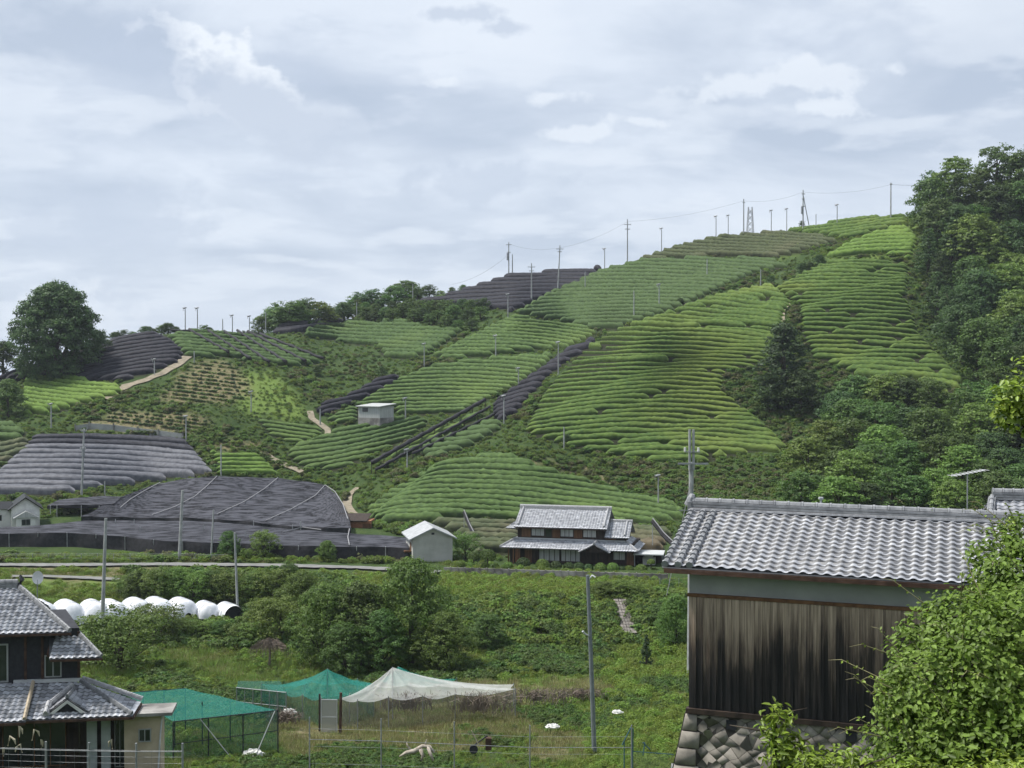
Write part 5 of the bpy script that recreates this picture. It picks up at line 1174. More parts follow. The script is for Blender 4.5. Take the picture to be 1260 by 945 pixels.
pp = [a - b_, (a - b_) * .6 - (0, 0, .4), (a - b_) * .3 - (0, 0, .35), (b_ - b_)]; MB().tube(pp, .28, 7).build('net_roll', MATS['black_net'], o); MB().tube([p + (0, -.1, .36) for p in pp], .07, 5).build('rope', MATS['rope'], o)
MB().tube([a - b_ + (0, 0, .3), a - b_ - (0, 0, 3)], .06, 6).build('post', MATS['pole_concrete'], o); MB().tube([(0, 0, .3), (0, 0, -2.4)], .1, 6).build('post', MATS['dark_wood'], o)
# pale wall line on the knoll, and a low terrace wall
a = G(93, 530); tw = thing('terrace_wall', 'low dark board revetment along the top of the grey netted field', 'retaining wall', a)
pts = [G(x, y) - a for x, y in ((93, 531), (110, 528), (140, 530), (170, 534), (195, 537), (225, 541))]
mb = MB()
for p, q in zip(pts[:-1], pts[1:]): mb.prism([p - (0, 0, .3), q - (0, 0, .3), q + (0, 0, 1.1), p + (0, 0, 1.1)], (0, .15, 0))
mb.build('boards', MATS['plaster_grey'], tw)
for p in pts: MB().box(p[0] - .12, p[0] + .12, p[1] - .18, p[1] - .01, p[2] - .3, p[2] + 1.4).build('post', MATS['concrete'], tw)

# ------------------------------------------------------------------ dirt tracks and road (laid on the ground)
def track(name, pts, wm, m, dz=.10, step=3):
    P_ = np.array(pts, float); L = np.concatenate([[0], np.cumsum(np.hypot(*np.diff(P_, axis=0).T))]); q = np.arange(0, L[-1], step)
    x = np.interp(q, L, P_[:, 0]); y = np.interp(q, L, P_[:, 1]); c = G(x, y); tn = np.gradient(c, axis=0); tn[:, 2] = 0; tn = unit(tn); sd = np.stack([-tn[:, 1], tn[:, 0], 0 * tn[:, 0]], -1)
    rows_ = []
    for k in np.linspace(-1, 1, 5):
        w_ = c + sd * (wm / 2 * k * (1 + .12 * np.sin(q * .3 + k)))[:, None]
        w_[:, 2] = [GZ(a, b) for a, b in zip(w_[:, 0], w_[:, 1])]; w_[:, 2] += dz; rows_.append(w_)
    V = np.array(rows_); n = len(q); idx = np.arange(5 * n).reshape(5, n)
    f = np.stack([idx[:-1, :-1].ravel(), idx[:-1, 1:].ravel(), idx[1:, 1:].ravel(), idx[1:, :-1].ravel()], -1)
    return link(name, mesh_np(name, V.reshape(-1, 3), f, [MATS[m]], smooth=True), kind='structure')
track('dirt_path', [(150, 477), (175, 470), (200, 460), (222, 447), (232, 438)], 2.1, 'path_dirt', .22)
track('dirt_path', [(128, 492), (148, 480), (160, 474)], 2.4, 'path_dirt', .22)
track('dirt_path', [(381, 507), (384, 516), (392, 522), (404, 530), (402, 539)], 1.2, 'path_dirt', .25)
track('dirt_path', [(326, 560), (336, 566), (352, 574), (372, 582)], 1.2, 'path_dirt', .25)
track('dirt_path', [(440, 601), (428, 612), (426, 622), (434, 634), (446, 641)], 1.5, 'path_dirt', .25)
track('dirt_path', [(962, 398), (961, 385), (968, 377), (972, 372)], 1.3, 'path_dirt', .3)
track('valley_road', [(-60, 696), (60, 697), (200, 696), (320, 697), (440, 700), (545, 706)], 2.2, 'road', .22, 6)
track('field_road', [(14, 711), (60, 711), (110, 713), (150, 715)], 1.3, 'road', .22, 6)
# ------------------------------------------------------------------ white plastic tunnels
def tunnel(px, py, Y, wid, length, hgt, label):
    g = P(px, py, Y); o = thing('plastic_tunnel', label, 'tunnel', (g[0], g[1], g[2]), 0, 'row of white plastic tunnels')
    ax = nrm((-.62, .78, 0)); sd = np.array((ax[1], -ax[0], 0)); n = 16; wid *= 1.12; mb = MB(); v = []; K = 16
    rr_ = random.Random(px)
    for j in range(K + 1):
        f = j / K; sc1 = 1 + .03 * math.sin(j * 2.9 + px); u_ = min(f, 1 - f) / .24; dome = math.sqrt(max(0, 1 - (1 - min(u_, 1)) ** 2)) if px != 288 or f > .5 else .97; dome = max(dome, .28)
        for i in range(n + 1):
            a = math.pi * i / n; v.append(tuple(ax * length * f + sd * math.cos(a) * wid / 2 * dome + np.array((0, 0, math.sin(a) ** .85 * hgt * sc1 * dome))))
    f_ = [(j * (n + 1) + i, j * (n + 1) + i + 1, (j + 1) * (n + 1) + i + 1, (j + 1) * (n + 1) + i) for j in range(K) for i in range(n)]
    f_.append(tuple(K * (n + 1) + i for i in range(n + 1)))
    mb.add(v, f_); mb.build('film_cover', MATS['tunnel_film'], o, smooth=True)
    for f in (.26, .42, .58, .74):
        mb = MB(); mb.tube([ax * length * f + sd * math.cos(math.pi * i / 12) * (wid / 2 + .005) + np.array((0, 0, math.sin(math.pi * i / 12) ** .85 * (hgt + .03))) for i in range(13)], .022, 4, caps=False); mb.build('hoop', MATS['metal_white'], o)
    if px == 288: MB().prism([ax * .25 + sd * wid / 2 * .93 * math.cos(math.pi * i / 10) + np.array((0, 0, math.sin(math.pi * i / 10) ** .85 * hgt * .93)) for i in range(11)], tuple(ax * .03)).build('dark_end_sheet', MATS['plaster_grey'] if px != 288 else MATS['dark_wall'], o)  # dark sheet stands in for the shade inside the open end
tl = [(288, 762, 118, 1.95, 3.0, 1.38, 'small white tunnel at the right end of the row, with a dark open end'), (262, 761, 118, 2.0, 3.2, 1.40, 'small white tunnel, second from the right end of the row'),
      (232, 760, 117.5, 2.4, 3.6, 1.62, 'white tunnel, third from the right end of the row'), (203, 762, 117, 2.5, 3.8, 1.78, 'broad white tunnel, fourth from the right end of the row'),
      (176, 762, 116.5, 2.4, 3.8, 1.72, 'white tunnel partly behind the leafy bush, fifth from the right'), (146, 768, 115, 2.6, 4.0, 1.95, 'white tunnel right of the grey utility pole'),
      (124, 768, 114, 2.5, 4.0, 1.90, 'white tunnel directly behind the grey utility pole'), (92, 770, 113, 2.6, 4.2, 2.0, 'white tunnel left of the grey utility pole'), (58, 770, 112, 2.6, 4.2, 2.0, 'white tunnel half hidden by the tiled roof of the left house')]
for a in tl: tunnel(*a)
# ------------------------------------------------------------------ net tents in the valley
def quad_grid(c, n=14, sag=.0):
    a, b_, c_, d = [np.array(q, float) for q in c]; V = []
    for j in range(n + 1):
        for i in range(n + 1):
            u = i / n; v = j / n; p = (a * (1 - u) + b_ * u) * (1 - v) + (d * (1 - u) + c_ * u) * v
            p = p - (0, 0, sag * math.sin(u * math.pi) * math.sin(v * math.pi)) + (0, 0, .03 * math.sin(u * 17 + v * 5) * math.sin(v * 13)); V.append(p)
    f = [(j * (n + 1) + i, j * (n + 1) + i + 1, (j + 1) * (n + 1) + i + 1, (j + 1) * (n + 1) + i) for j in range(n) for i in range(n)]
    return V, f
A_ = P(213, 888, 64.0); B_ = P(342, 874, 66.0); C_ = P(226, 848, 70.5); D_ = P(150, 853, 69.0)
C_ = P(228, 847, 70.5)
gt = thing('net_cage', 'bright green net cage on poles beside the left house', 'net cage', (A_[0], A_[1], 9.2))
o0 = np.array((A_[0], A_[1], 9.2))
V, f = quad_grid([A_ - o0, B_ - o0, C_ - o0, D_ - o0], 16, .25); MB().add(V, f).build('net_roof', MATS['net_green'], gt, smooth=True)
for nm, p, q in (('front', A_, B_), ('back', D_, C_), ('left', A_, D_), ('right', B_, C_)):
    V, f = quad_grid([p - o0, q - o0, np.array((q[0], q[1], 9.15)) - o0, np.array((p[0], p[1], 9.15)) - o0], 8, 0); MB().add(V, f).build('side_net', MATS['net_green_wall'], gt)
for fx in (0, .33, .66, 1):
    for fy in (0, .5, 1):
        p = (A_ * (1 - fx) + B_ * fx) * (1 - fy) + (D_ * (1 - fx) + C_ * fx) * fy - o0; MB().tube([(p[0], p[1], -.3), p - (0, 0, .02)], .035, 6).build('post', MATS['dark_wall'], gt)
MB().tube([A_ - o0, B_ - o0], .03, 5).tube([A_ - o0 - (0, 0, 1.2), B_ - o0 - (0, 0, 1.1)], .025, 5).tube([D_ - o0, C_ - o0], .03, 5).build('rail', MATS['dark_wall'], gt)
MB().tube([A_ + (B_ - A_) * .25 - o0, np.array((A_[0] + 3.0, A_[1] + .3, 9.2)) - o0], .03, 5).tube([A_ + (B_ - A_) * .97 - o0, np.array((A_[0] + 4.2, A_[1] + .6, 9.2)) - o0], .03, 5).build('brace', MATS['pole_concrete'], gt)
def tent(label, apex, rim, m, ground_z, wallm='net_grey_wall', k=1.9, name='net_tent', walls=True):
    a = P(*apex); R_ = [P(*r_) for r_ in rim]; c0 = np.array((a[0], a[1], ground_z)); o = thing(name, label, 'net tent', c0)
    n = len(R_); M_ = 10; sub = 6; ring = []
    for i in range(n):
        for s_ in range(sub):
            f = s_ / sub; p = R_[i] * (1 - f) + R_[(i + 1) % n] * f; p = p - (0, 0, .28 * math.sin(f * math.pi)) + (R_[i] * 0 + (a - p) * .04 * math.sin(f * math.pi)); ring.append(p)
    V = [a - c0]; N_ = len(ring)
    for j in range(1, M_ + 1):
        tt = j / M_
        for q in ring:
            p = a * (1 - tt) + q * tt; z = q[2] + (a[2] - q[2]) * (1 - tt) ** k; V.append(np.array((p[0], p[1], z + .025 * math.sin(j * 2.1 + len(V) * .9))) - c0)
    f = [(0, 1 + i, 1 + (i + 1) % N_) for i in range(N_)] + [(1 + (j - 1) * N_ + i, 1 + j * N_ + i, 1 + j * N_ + (i + 1) % N_, 1 + (j - 1) * N_ + (i + 1) % N_) for j in range(1, M_) for i in range(N_)]
    MB().add(V, f).build('net_roof', MATS[m], o, smooth=True)
    MB().tube([(0, 0, -.3), a - c0], .04, 6).build('centre_pole', MATS['metal_grey'], o)
    for q in R_: MB().tube([(q[0] - c0[0], q[1] - c0[1], -.3), q - c0 + (0, 0, .08)], .03, 5).build('post', MATS['metal_grey'], o)
    if walls:
        for i in range(n):
            p, q = R_[i] - c0, R_[(i + 1) % n] - c0; V, f = quad_grid([p, q, np.array((q[0], q[1], 0.0)), np.array((p[0], p[1], 0.0))], 6); MB().add(V, f).build('side_net', MATS[wallm], o)
    return o
gz_ = EYE - 24.2 + 1.4
tent('white net tent with a sharp peak, spread low to the right over dry grass', (483, 821, 78), [(418, 859, 75.5), (440, 862, 75), (478, 858, 75), (520, 857, 75.5), (560, 855, 76), (634, 848, 77), (632, 842, 80), (560, 840, 82), (505, 840, 82), (452, 842, 81)], 'net_white', EYE - 23.2)
tent('green net tent with a peak, left of the white net tent', (403, 823, 80), [(322, 842, 82), (340, 850, 78.5), (372, 856, 77), (395, 859, 76), (430, 855, 76.6), (460, 841, 79.5), (440, 836, 84), (375, 836, 84)], 'net_green', EYE - 23.2, 'net_green_wall')
tent('green net tent showing behind the white tent peak', (490, 820, 85), [(468, 838, 83), (505, 842, 83), (545, 840, 84), (562, 835, 87), (475, 832, 88)], 'net_green', EYE - 24.0, walls=False)
# grey green mesh cage at the left of the tents
A_ = P(291, 846, 78); B_ = P(352, 852, 77); C_ = P(345, 838, 83); D_ = P(293, 838, 83); o0 = np.array((A_[0], A_[1], EYE - 23.3))
cg = thing('mesh_cage', 'box cage of faded grey green mesh left of the green peaked tent', 'net cage', o0)
V, f = quad_grid([A_ - o0, B_ - o0, C_ - o0, D_ - o0], 12, .2); MB().add(V, f).build('mesh_roof', MATS['net_green_wall'], cg, smooth=True)
for p, q in ((A_, B_), (D_, C_), (A_, D_), (B_, C_)):
    V, f = quad_grid([p - o0, q - o0, np.array((q[0], q[1], o0[2])) - o0, np.array((p[0], p[1], o0[2])) - o0], 8); MB().add(V, f).build('side_mesh', MATS['net_green_wall'], cg)
for i in range(7):
    p = A_ + (B_ - A_) * i / 6 - o0; MB().tube([(p[0], p[1], -.2), p], .03, 5).build('post', MATS['metal_grey'], cg)
MB().tube([A_ - o0, B_ - o0], .03, 5).tube([A_ - o0 - (0, 0, .9), B_ - o0 - (0, 0, .9)], .02, 5).build('rail', MATS['metal_grey'], cg)
# screen door leaning at the tent front
a = P(395, 907, 73.5); dr = thing('screen_door', 'upright pale framed mesh door standing in front of the tents', 'door', a, R(-4))
w_, h_ = 1.0, 2.3
MB().box(0, .04, 0, .04, 0, h_).box(w_ - .04, w_, 0, .04, 0, h_).box(.04, w_ - .04, 0, .04, h_ - .05, h_).box(.04, w_ - .04, 0, .04, 1.2, 1.25).box(.04, w_ - .04, 0, .04, 0, .05).build('frame', MATS['metal_white'], dr)
MB().box(.04, w_ - .04, .015, .022, .05, h_ - .05).build('mesh_panel', MATS['net_grey_wall'] if False else mat('door_mesh', (.5, .5, .48), None, rough=.8, alpha=.5), dr)
MB().tube([(-.12, .1, -.2), (-.1, .1, 2.6)], .06, 6).build('post', MATS['dark_wood'], dr); MB().tube([(w_ + .15, .1, -.2), (w_ + .2, .1, 2.7)], .09, 6).build('post', MATS['fascia'], dr)

# ------------------------------------------------------------------ poles
def lamp_fan(px, top, base, label, Y=None, group='frost fan poles on the tea slopes', head=True, r=.13):
    g = G(px, base) if Y is None else P(px, base, Y); h = (base - top) / F * g[1]
    o = thing('frost_fan_pole', label, 'fan pole', g, (px * 1.7) % 1.2 - .6, group)
    MB().tube([(0, 0, -.8), (0, 0, h - .3)], [r, r * .8], 6).build('pole', MATS['pole_concrete'], o)
    if head:
        MB().tube([(-.42, 0, h - .12), (-.1, 0, h - .02), (.32, 0, h + .1)], [.17, .2, .13], 7).build('fan_motor', MATS['metal_grey'], o)
        mb = MB()
        for k in range(3):
            a = k * 2.094 + .5; mb.prism([(-.5, math.cos(a) * .06 - math.sin(a) * .07, h - .14 + math.sin(a) * .06 + math.cos(a) * .07), (-.5, math.cos(a) * .06 + math.sin(a) * .07, h - .14 + math.sin(a) * .06 - math.cos(a) * .07), (-.47, math.cos(a) * .5 + math.sin(a) * .09, h - .14 + math.sin(a) * .5 - math.cos(a) * .09), (-.53, math.cos(a) * .5 - math.sin(a) * .09, h - .14 + math.sin(a) * .5 + math.cos(a) * .09)], (.03, 0, 0))
        mb.build('fan_blades', MATS['metal_grey'], o)
    return o
sl_ = 'frost fan pole standing against the sky '
fans = [(228, 379, 409, sl_ + 'nearest the black mound'), (243, 379, 408, sl_ + 'second from the black mound'), (274, 391, 409, 'short thin pole on the left skyline between taller fan poles', False), (286, 388, 410, sl_ + 'above the middle of the high left field'),
        (307, 389, 411, sl_ + 'above the right of the high left field'), (327, 383, 408, 'slim pole at the left end of the skyline wood', False), (190, 442, 462, 'fan pole at the lower edge of the black mound'), (63, 497, 527, 'fan pole below the small bright field at far left'),
        (239, 430, 446, 'short pole at the top of the dirt path', False), (309, 482, 507, 'fan pole on the grassy side of the knoll'), (229, 512, 543, 'fan pole in the bare plot of the knoll'), (272, 545, 585, 'bare pole at the left corner of the little bright field', False),
        (129, 590, 612, 'short pole at the foot of the grey netted field', False), (522, 423, 454, 'fan pole at the left corner of the mid slope field'), (610, 413, 445, 'fan pole in the triangular field halfway up'), (687, 421, 460, 'fan pole above the black netted gully'),
        (638, 453, 473, 'fan pole on the right rim of the mid slope field'), (499, 490, 518, 'fan pole just right of the grey shed'), (620, 487, 522, 'fan pole at the foot of the black netted gully'), (501, 553, 580, 'fan pole between the black rail fences'),
        (694, 523, 552, 'bare pole at the lower left of the big tea field', False), (394, 501, 524, 'thin pole beside the little dirt path', False), (625, 362, 391, 'fan pole at the left corner of the high field'), (406, 372, 395, 'slim pole in front of the skyline wood, left one', False),
        (439, 370, 393, 'slim pole in front of the skyline wood, right one', False), (508, 348, 373, 'slim pole in front of the wood beside the black skyline field', False), (720, 333, 357, 'bare pole at the right edge of the black skyline field', False), (870, 317, 344, 'thin pole in the middle of the high bluish field', False),
        (780, 356, 394, 'bare grey pole on the lower part of the high field', False), (811, 350, 381, 'fan pole right of the bare grey pole on the high field'), (936, 330, 354, 'thin pole in the scrub at the notch above the big field', False), (744, 306, 333, sl_ + 'at the right end of the black skyline field'),
        (814, 281, 313, sl_ + 'at the left end of the brown crest field'), (881, 266, 296, sl_ + 'left one of the close pair on the crest'), (896, 265, 294, sl_ + 'right one of the close pair on the crest'), (949, 259, 290, 'frost fan pole on the crest right of the far lattice tower'),
        (968, 257, 287, 'frost fan pole on the crest just left of the braced power pole'), (1004, 262, 283, 'short thin pole right of the braced power pole', False), (1030, 252, 280, sl_ + 'at the right of the crest'), (810, 585, 625, 'fan pole rising behind the right end of the low tea mound')]
for f_ in fans: lamp_fan(f_[0], f_[1], f_[2], f_[3], head=(len(f_) < 5))
def power_pole(px, top, base, label, arms=((.06, 1.4),), Y=None, lean=0.0, r=.16, dy=0.0, group='power poles', ins=True, name='utility_pole', mname='pole_concrete', armrot=0.0):
    g = G(px, base) if Y is None else P(px, base, Y); h = (base - top) / F * g[1]
    o = thing(name, label, 'utility pole', g, armrot, group)
    lx = lean / F * g[1]
    MB().tube([(0, 0, -1.0), (lx, 0, h)], [r * 1.15, r * .75], 10).build('pole', MATS[mname], o)
    for fr, wd in arms:
        z = h * (1 - fr); x_ = lx * (1 - fr); MB().box(x_ - wd / 2, x_ + wd / 2, -.06 - r, .06 - r, z - .06, z + .06).build('crossarm', MATS['metal_grey'], o)
        if ins:
            for k in (-.46, -.18, .18, .46): MB().tube([(x_ + wd * k, -r, z + .07), (x_ + wd * k, -r, z + .27)], [.05, .07], 6).build('insulator', MATS['plaster_white'], o)
    return o, g, h
tops = {}
for nm, px, top, base, lab, arms, ln in (('a', 626, 298, 341, 'power pole with crossarm and transformer on the skyline above the black field', ((.08, 1.6), (.3, 1.0)), 0), ('a2', 630.5, 313, 341, 'thin shorter pole right beside the skyline transformer pole', (), 0), ('b', 654, 324, 372, 'power pole with crossarms in front of the black skyline field', ((.1, 1.9), (.2, 1.2)), 0),
                       ('c', 686, 302, 360, 'slightly leaning power pole at the right part of the black skyline field', ((.08, 1.9), (.14, 1.1)), 3), ('d', 772, 270, 326, 'tall power pole with two crossarms left of the brown crest field', ((.12, 1.9), (.22, 1.4)), 0),
                       ('e', 915, 245, 292, 'tall slim power pole on the brown crest', ((.1, .7),), 0), ('f', 988, 234, 285, 'braced power pole with slanting stay pole on the summit line', ((.1, .9), (.22, .7), (.4, .8)), 0), ('g', 1096, 225, 272, 'tall slim power pole nearest the forest on the summit', ((.05, .6),), 0)):
    o, g, h = power_pole(px, top, base, lab, arms, lean=ln, group='power poles along the ridge', r=.17); tops[nm] = g + (ln / F * g[1], -.1, h * .95)
    if nm == 'f': MB().tube([(0, 0, h * .88), (2.1, .3, -.6)], .12, 6).build('stay_pole', MATS['pole_concrete'], o); MB().tube([(-.35, -.3, h * .42), (-.35, -.3, h * .6)], .25, 8).build('transformer', MATS['metal_grey'], o)
    if nm == 'a': MB().tube([(-.3, -.35, h * .48), (-.3, -.35, h * .68)], .28, 8).build('transformer', MATS['metal_grey'], o)
def wire(p, q, sag, label, r=.03, group='power lines'):
    pts = [p * (1 - f) + q * f - np.array((0, 0, sag * 4 * f * (1 - f))) for f in np.linspace(0, 1, 14)]
    c = pts[0]; o = MB().tube([a - c for a in pts], r, 4, caps=False).build('power_line', MATS['wire'], None, loc=c); o['label'] = label; o['category'] = 'power line'; o['group'] = group; return o
names_ = {'a': 'the transformer pole', 'c': 'the leaning pole', 'd': 'the pole left of the crest', 'e': 'the slim crest pole', 'f': 'the braced pole', 'g': 'the pole by the forest'}
for a, b_ in (('a', 'c'), ('c', 'd'), ('d', 'e'), ('e', 'f'), ('f', 'g')): wire(tops[a], tops[b_], 1.0, 'power line from %s to %s' % (names_[a], names_[b_]), .018)
wire(tops['g'], P(1240, 214, 320), 1.2, 'thin power line from the pole by the forest into the trees', .028); wire(tops['a'] - (0, 0, 3), P(555, 350, 380), 1.5, 'thin power line dropping left from the transformer pole', .028)
# lattice tower far behind the crest
g = P(923, 296, 620.0); pl = thing('lattice_tower', 'small far lattice tower showing just behind the crest', 'pylon', g)
mb = MB(); H_ = 17
for sx_ in (-1, 1):
    for sy_ in (-1, 1): mb.tube([(sx_ * 2.1, sy_ * 2.1, -6), (sx_ * .9, sy_ * .9, H_)], .16, 4)
mb.build('legs', MATS['metal_grey'], pl)
mb = MB()
for k in range(6):
    z0 = -2 + k * 3; z1 = z0 + 3; w0 = 2.1 - 1.2 * (z0 + 6) / (H_ + 6); w1 = 2.1 - 1.2 * (z1 + 6) / (H_ + 6)
    for sy_ in (-1, 1): mb.tube([(-w0, sy_ * w0, z0), (w1, sy_ * w1, z1)], .1, 4); mb.tube([(w0, sy_ * w0, z0), (-w1, sy_ * w1, z1)], .1, 4)
    for sx_ in (-1, 1): mb.tube([(sx_ * w0, -w0, z0), (sx_ * w1, w1, z1)], .1, 4)
mb.build('bracing', MATS['metal_grey'], pl)
# valley poles
power_pole(125, 637, 778, 'grey utility pole rising in front of the white tunnels', (), Y=112, lean=6, r=.17, group='utility poles in the valley')
power_pole(293, 655, 753, 'slim grey pole at the right end of the white tunnels', (), Y=120, lean=-4, r=.12, group='utility poles in the valley')
power_pole(220, 603, 692, 'pale concrete pole in front of the middle of the black canopies', (), Y=150, lean=5, r=.2, group='utility poles in the valley')
power_pole(259, 627, 692, 'thin grey pole right of the pale concrete pole by the canopies', (), Y=151, lean=4, r=.12, group='utility poles in the valley')
o, g, h = power_pole(100, 527, 612, 'tall utility pole with crossarm and transformer at the grey netted field', ((.04, .9), (.3, .9)), lean=4, r=.17, group='utility poles in the valley')
MB().tube([(.45, -.3, h * .6), (.45, -.3, h * .72)], .25, 8).build('transformer', MATS['metal_grey'], o)
g = P(848.5, 820, 96.0); h = (820 - 527) / F * 96
o = thing('utility_pole', 'large utility pole with two crossarms behind the left end of the barn roof', 'utility pole', g, 0, 'utility poles in the valley')
MB().tube([(0, 0, -.5), (.1, 0, h - 2.6)], [.22, .19], 10).build('pole', MATS['pole_concrete'], o)
for dx in (-.06, .24): MB().tube([(dx, -.2, h - 3.2), (dx, -.2, h)], .10, 8).build('top_post', MATS['pole_concrete'], o)
MB().box(-1.0, 1.35, -.42, -.3, h - 2.75, h - 2.62).build('crossarm', MATS['pole_concrete'], o); MB().box(-.5, .75, -.42, -.32, h - 1.8, h - 1.72).build('crossarm', MATS['metal_grey'], o)
for x_ in (-.45, .6): MB().tube([(x_, -.37, h - 1.72), (x_, -.37, h - 1.4)], [.10, .08], 8).build('insulator', MATS['plaster_white'], o)
MB().tube([(0, -.25, h - 4.2), (-1.9, -.6, h - 13)], .028, 5).build('stay_wire', MATS['rope'], o)
MB().box(-.9, .2, -.3, -.24, h - 6.4, h - 6.34).build('step_arm', MATS['metal_grey'], o)
g = P(732, 934, 65.5); h = (934 - 706) / F * 65.5
o = thing('street_lamp', 'tall grey steel pole with small lamp arms rising from the valley grass', 'lamp pole', g)
MB().tube([(0, 0, -.5), (-.2, 0, h * .5), (-.40, 0, h)], [.14, .12, .10], 10).build('pole', mat('steel_dark', (.13, .15, .16), (.19, .21, .22), scale=2, rough=.6), o)
MB().tube([(-.29, -.05, h * .67), (-.55, -.15, h * .685), (-.68, -.2, h * .70)], [.03, .05, .06], 6).build('lamp_arm', MATS['metal_white'], o)
MB().tube([(-.40, 0, h * .97), (-.15, -.1, h * 1.0), (.0, -.15, h * .99)], [.03, .06, .05], 6).build('lamp_arm', MATS['metal_white'], o)
for k in range(5): MB().tube([(-.30 - .02 * k, -.12, h * (.74 + .045 * k)), (-.30 - .02 * k, .12, h * (.74 + .045 * k))], .018, 4).build('step_bolt', MATS['metal_grey'], o)
# antennas behind the barn
for (px, py, Y, lab, s_) in ((1190, 612, 46, 'television aerial on a mast beyond the barn ridge at right', 1.0),):
    g = P(px, py + 40, Y); o = thing('aerial', lab, 'aerial', g, R(25)); hh = (py + 40 - 583) / F * Y
    MB().tube([(0, 0, -1), (0, 0, hh)], .025, 5).build('mast', MATS['metal_grey'], o); mb = MB().tube([(-.8, 0, hh - .05), (.9, 0, hh + .12)], .02, 4)
    for k in range(9): x_ = -.75 + k * .2; mb.tube([(x_, -.25, hh - .04 + (x_ + .8) * .1), (x_, .25, hh - .04 + (x_ + .8) * .1)], .01, 4)
    mb.build('antenna', MATS['metal_white'], o)
g = P(1010, 640, 36); o = thing('vent_pipe', 'short metal stub pole peeping over the barn ridge', 'pipe', g); MB().tube([(0, 0, -2), (0, 0, .62)], .03, 6).build('pipe', MATS['metal_white'], o); MB().box(-.06, .06, -.06, .06, .62, .68).build('cap', MATS['metal_white'], o)
# ------------------------------------------------------------------ clipped garden shrubs
def clipped(px, py, rp, label, m='leaf_olive', Y=None):
    Y = Y or float(YD(px, 703)) - .0 + 1.5; g = P(px, py, Y); r_ = rp / F * Y; rr2 = np.random.default_rng(int(px)); n = int(700 + r_ * 700)
    d = ball(n, rr2); d[:, 2] = np.abs(d[:, 2]) * 1.0 - .15; d = unit(d); C = d * r_ * rr2.uniform(.86, 1.02, (n, 1)); C[:, 2] = C[:, 2] * .92 + r_ * .1
    v, f, s = leaves(C, unit(d + rr2.normal(size=(n, 3)) * .45), .16, rr2)
    o = thing('clipped_shrub', label, 'shrub', (g[0], g[1], g[2]), 0, 'clipped round shrubs of the farmhouse garden'); link('crown', mesh_np('clipped_crown', v, f, [MATS[m]], shade=s), o)
    MB().tube([(0, 0, -r_ * 1.3), (0, 0, r_ * .3)], .08, 6).build('trunk', MATS['bark'], o)
cl = [(566, 696, 6), (579.5, 696.5, 5), (597, 697, 5), (610, 698, 4.5), (625, 698, 6.5), (644, 695, 9, 'd'), (667.6, 697, 9), (684, 698, 7.5, 'd'), (700, 699, 7, 'd'), (712, 699, 7, 'd'), (724, 700, 6, 'd'), (739, 700, 7.5), (754, 700.5, 8), (765, 702, 5, 'd'), (774, 702, 6), (789, 702.5, 8), (805, 705, 6), (801, 693, 5), (818, 705, 5, 'd')]
for i, c_ in enumerate(cl): clipped(c_[0], c_[1], c_[2], '%s from the left of the round clipped shrubs behind the stained wall' % ordinal(i + 1), 'leaf_dark' if len(c_) > 3 else 'leaf_light')
clipped(600, 686, 10.5, 'large clipped green ball bush between the garden tree and the farmhouse', 'leaf_mid', 143); clipped(583, 687, 8, 'medium clipped ball bush left of the large ball bush', 'leaf_mid', 143.3)
# ------------------------------------------------------------------ fences and bits of the foreground
def fence(label, pts, h, post_w=.04, rails=(.95,), mesh=0, Y=None, m='metal_grey', name='wire_fence', step=None, vert=0):
    W_ = [P(*p) for p in pts]; c = W_[0]; o = thing(name, label, 'fence', c)
    for p in W_: MB().tube([p - c - (0, 0, .4), p - c + (0, 0, h)], post_w, 6).build('post', MATS[m], o)
    for r_ in rails:
        MB().tube([p - c + (0, -.05, h * r_) for p in W_], .016, 5).build('rail', MATS[m], o)
    if mesh:
        mb = MB()
        for k in range(mesh): z = h * (k + .5) / mesh * .95; mb.tube([p - c + (0, -.03, z) for p in W_], .005, 3, caps=False)
        if vert:
            for p, q in zip(W_[:-1], W_[1:]):
                L = np.linalg.norm(q - p); nn = int(L / vert)
                for k in range(nn): a = p + (q - p) * k / nn - c; mb.tube([a + (0, -.03, 0), a + (0, -.03, h * .93)], .004, 3, caps=False)
        mb.build('wire_mesh', MATS[m], o)
    return o
fence('thin steel mesh fence with white top rail in front of the left house', [(-60, 1010, 50), (-4, 1010, 50), (57, 1012, 50), (110, 1013, 50), (168, 1014, 50), (225, 1014, 50)], 3.35, .045, (.9,), 12, vert=.5)
fence('sparse wire fence with thin dark posts across the foreground grass', [(381, 950, 57), (469, 952, 57), (559, 956, 57), (652, 960, 57), (777, 960, 57)], 2.6, .035, (.6,), 3)
for px, top, base in ((381, 880, 950), (469, 874, 952), (559, 878, 956), (651, 884, 960)): pass
fence('mesh roadside fence below the long black canopy', [(x, 692 + (x > 250) * 1, 149) for x in range(-20, 300, 20)], 1.1, .035, (.95, .5), 3)
fence('low wire fence at the foot of the thicket under the white tunnels', [(205, 801, 108), (225, 801, 108), (245, 802, 108), (268, 802, 108), (290, 803, 108), (312, 803, 108)], 1.1, .04, (.9, .5), 0)
fence('low wire fence at the foot of the green bank right of the valley clump', [(570, 797, 111), (608, 797, 111), (650, 797, 111), (690, 797, 111), (730, 797, 111)], .6, .03, (.9,), 0)
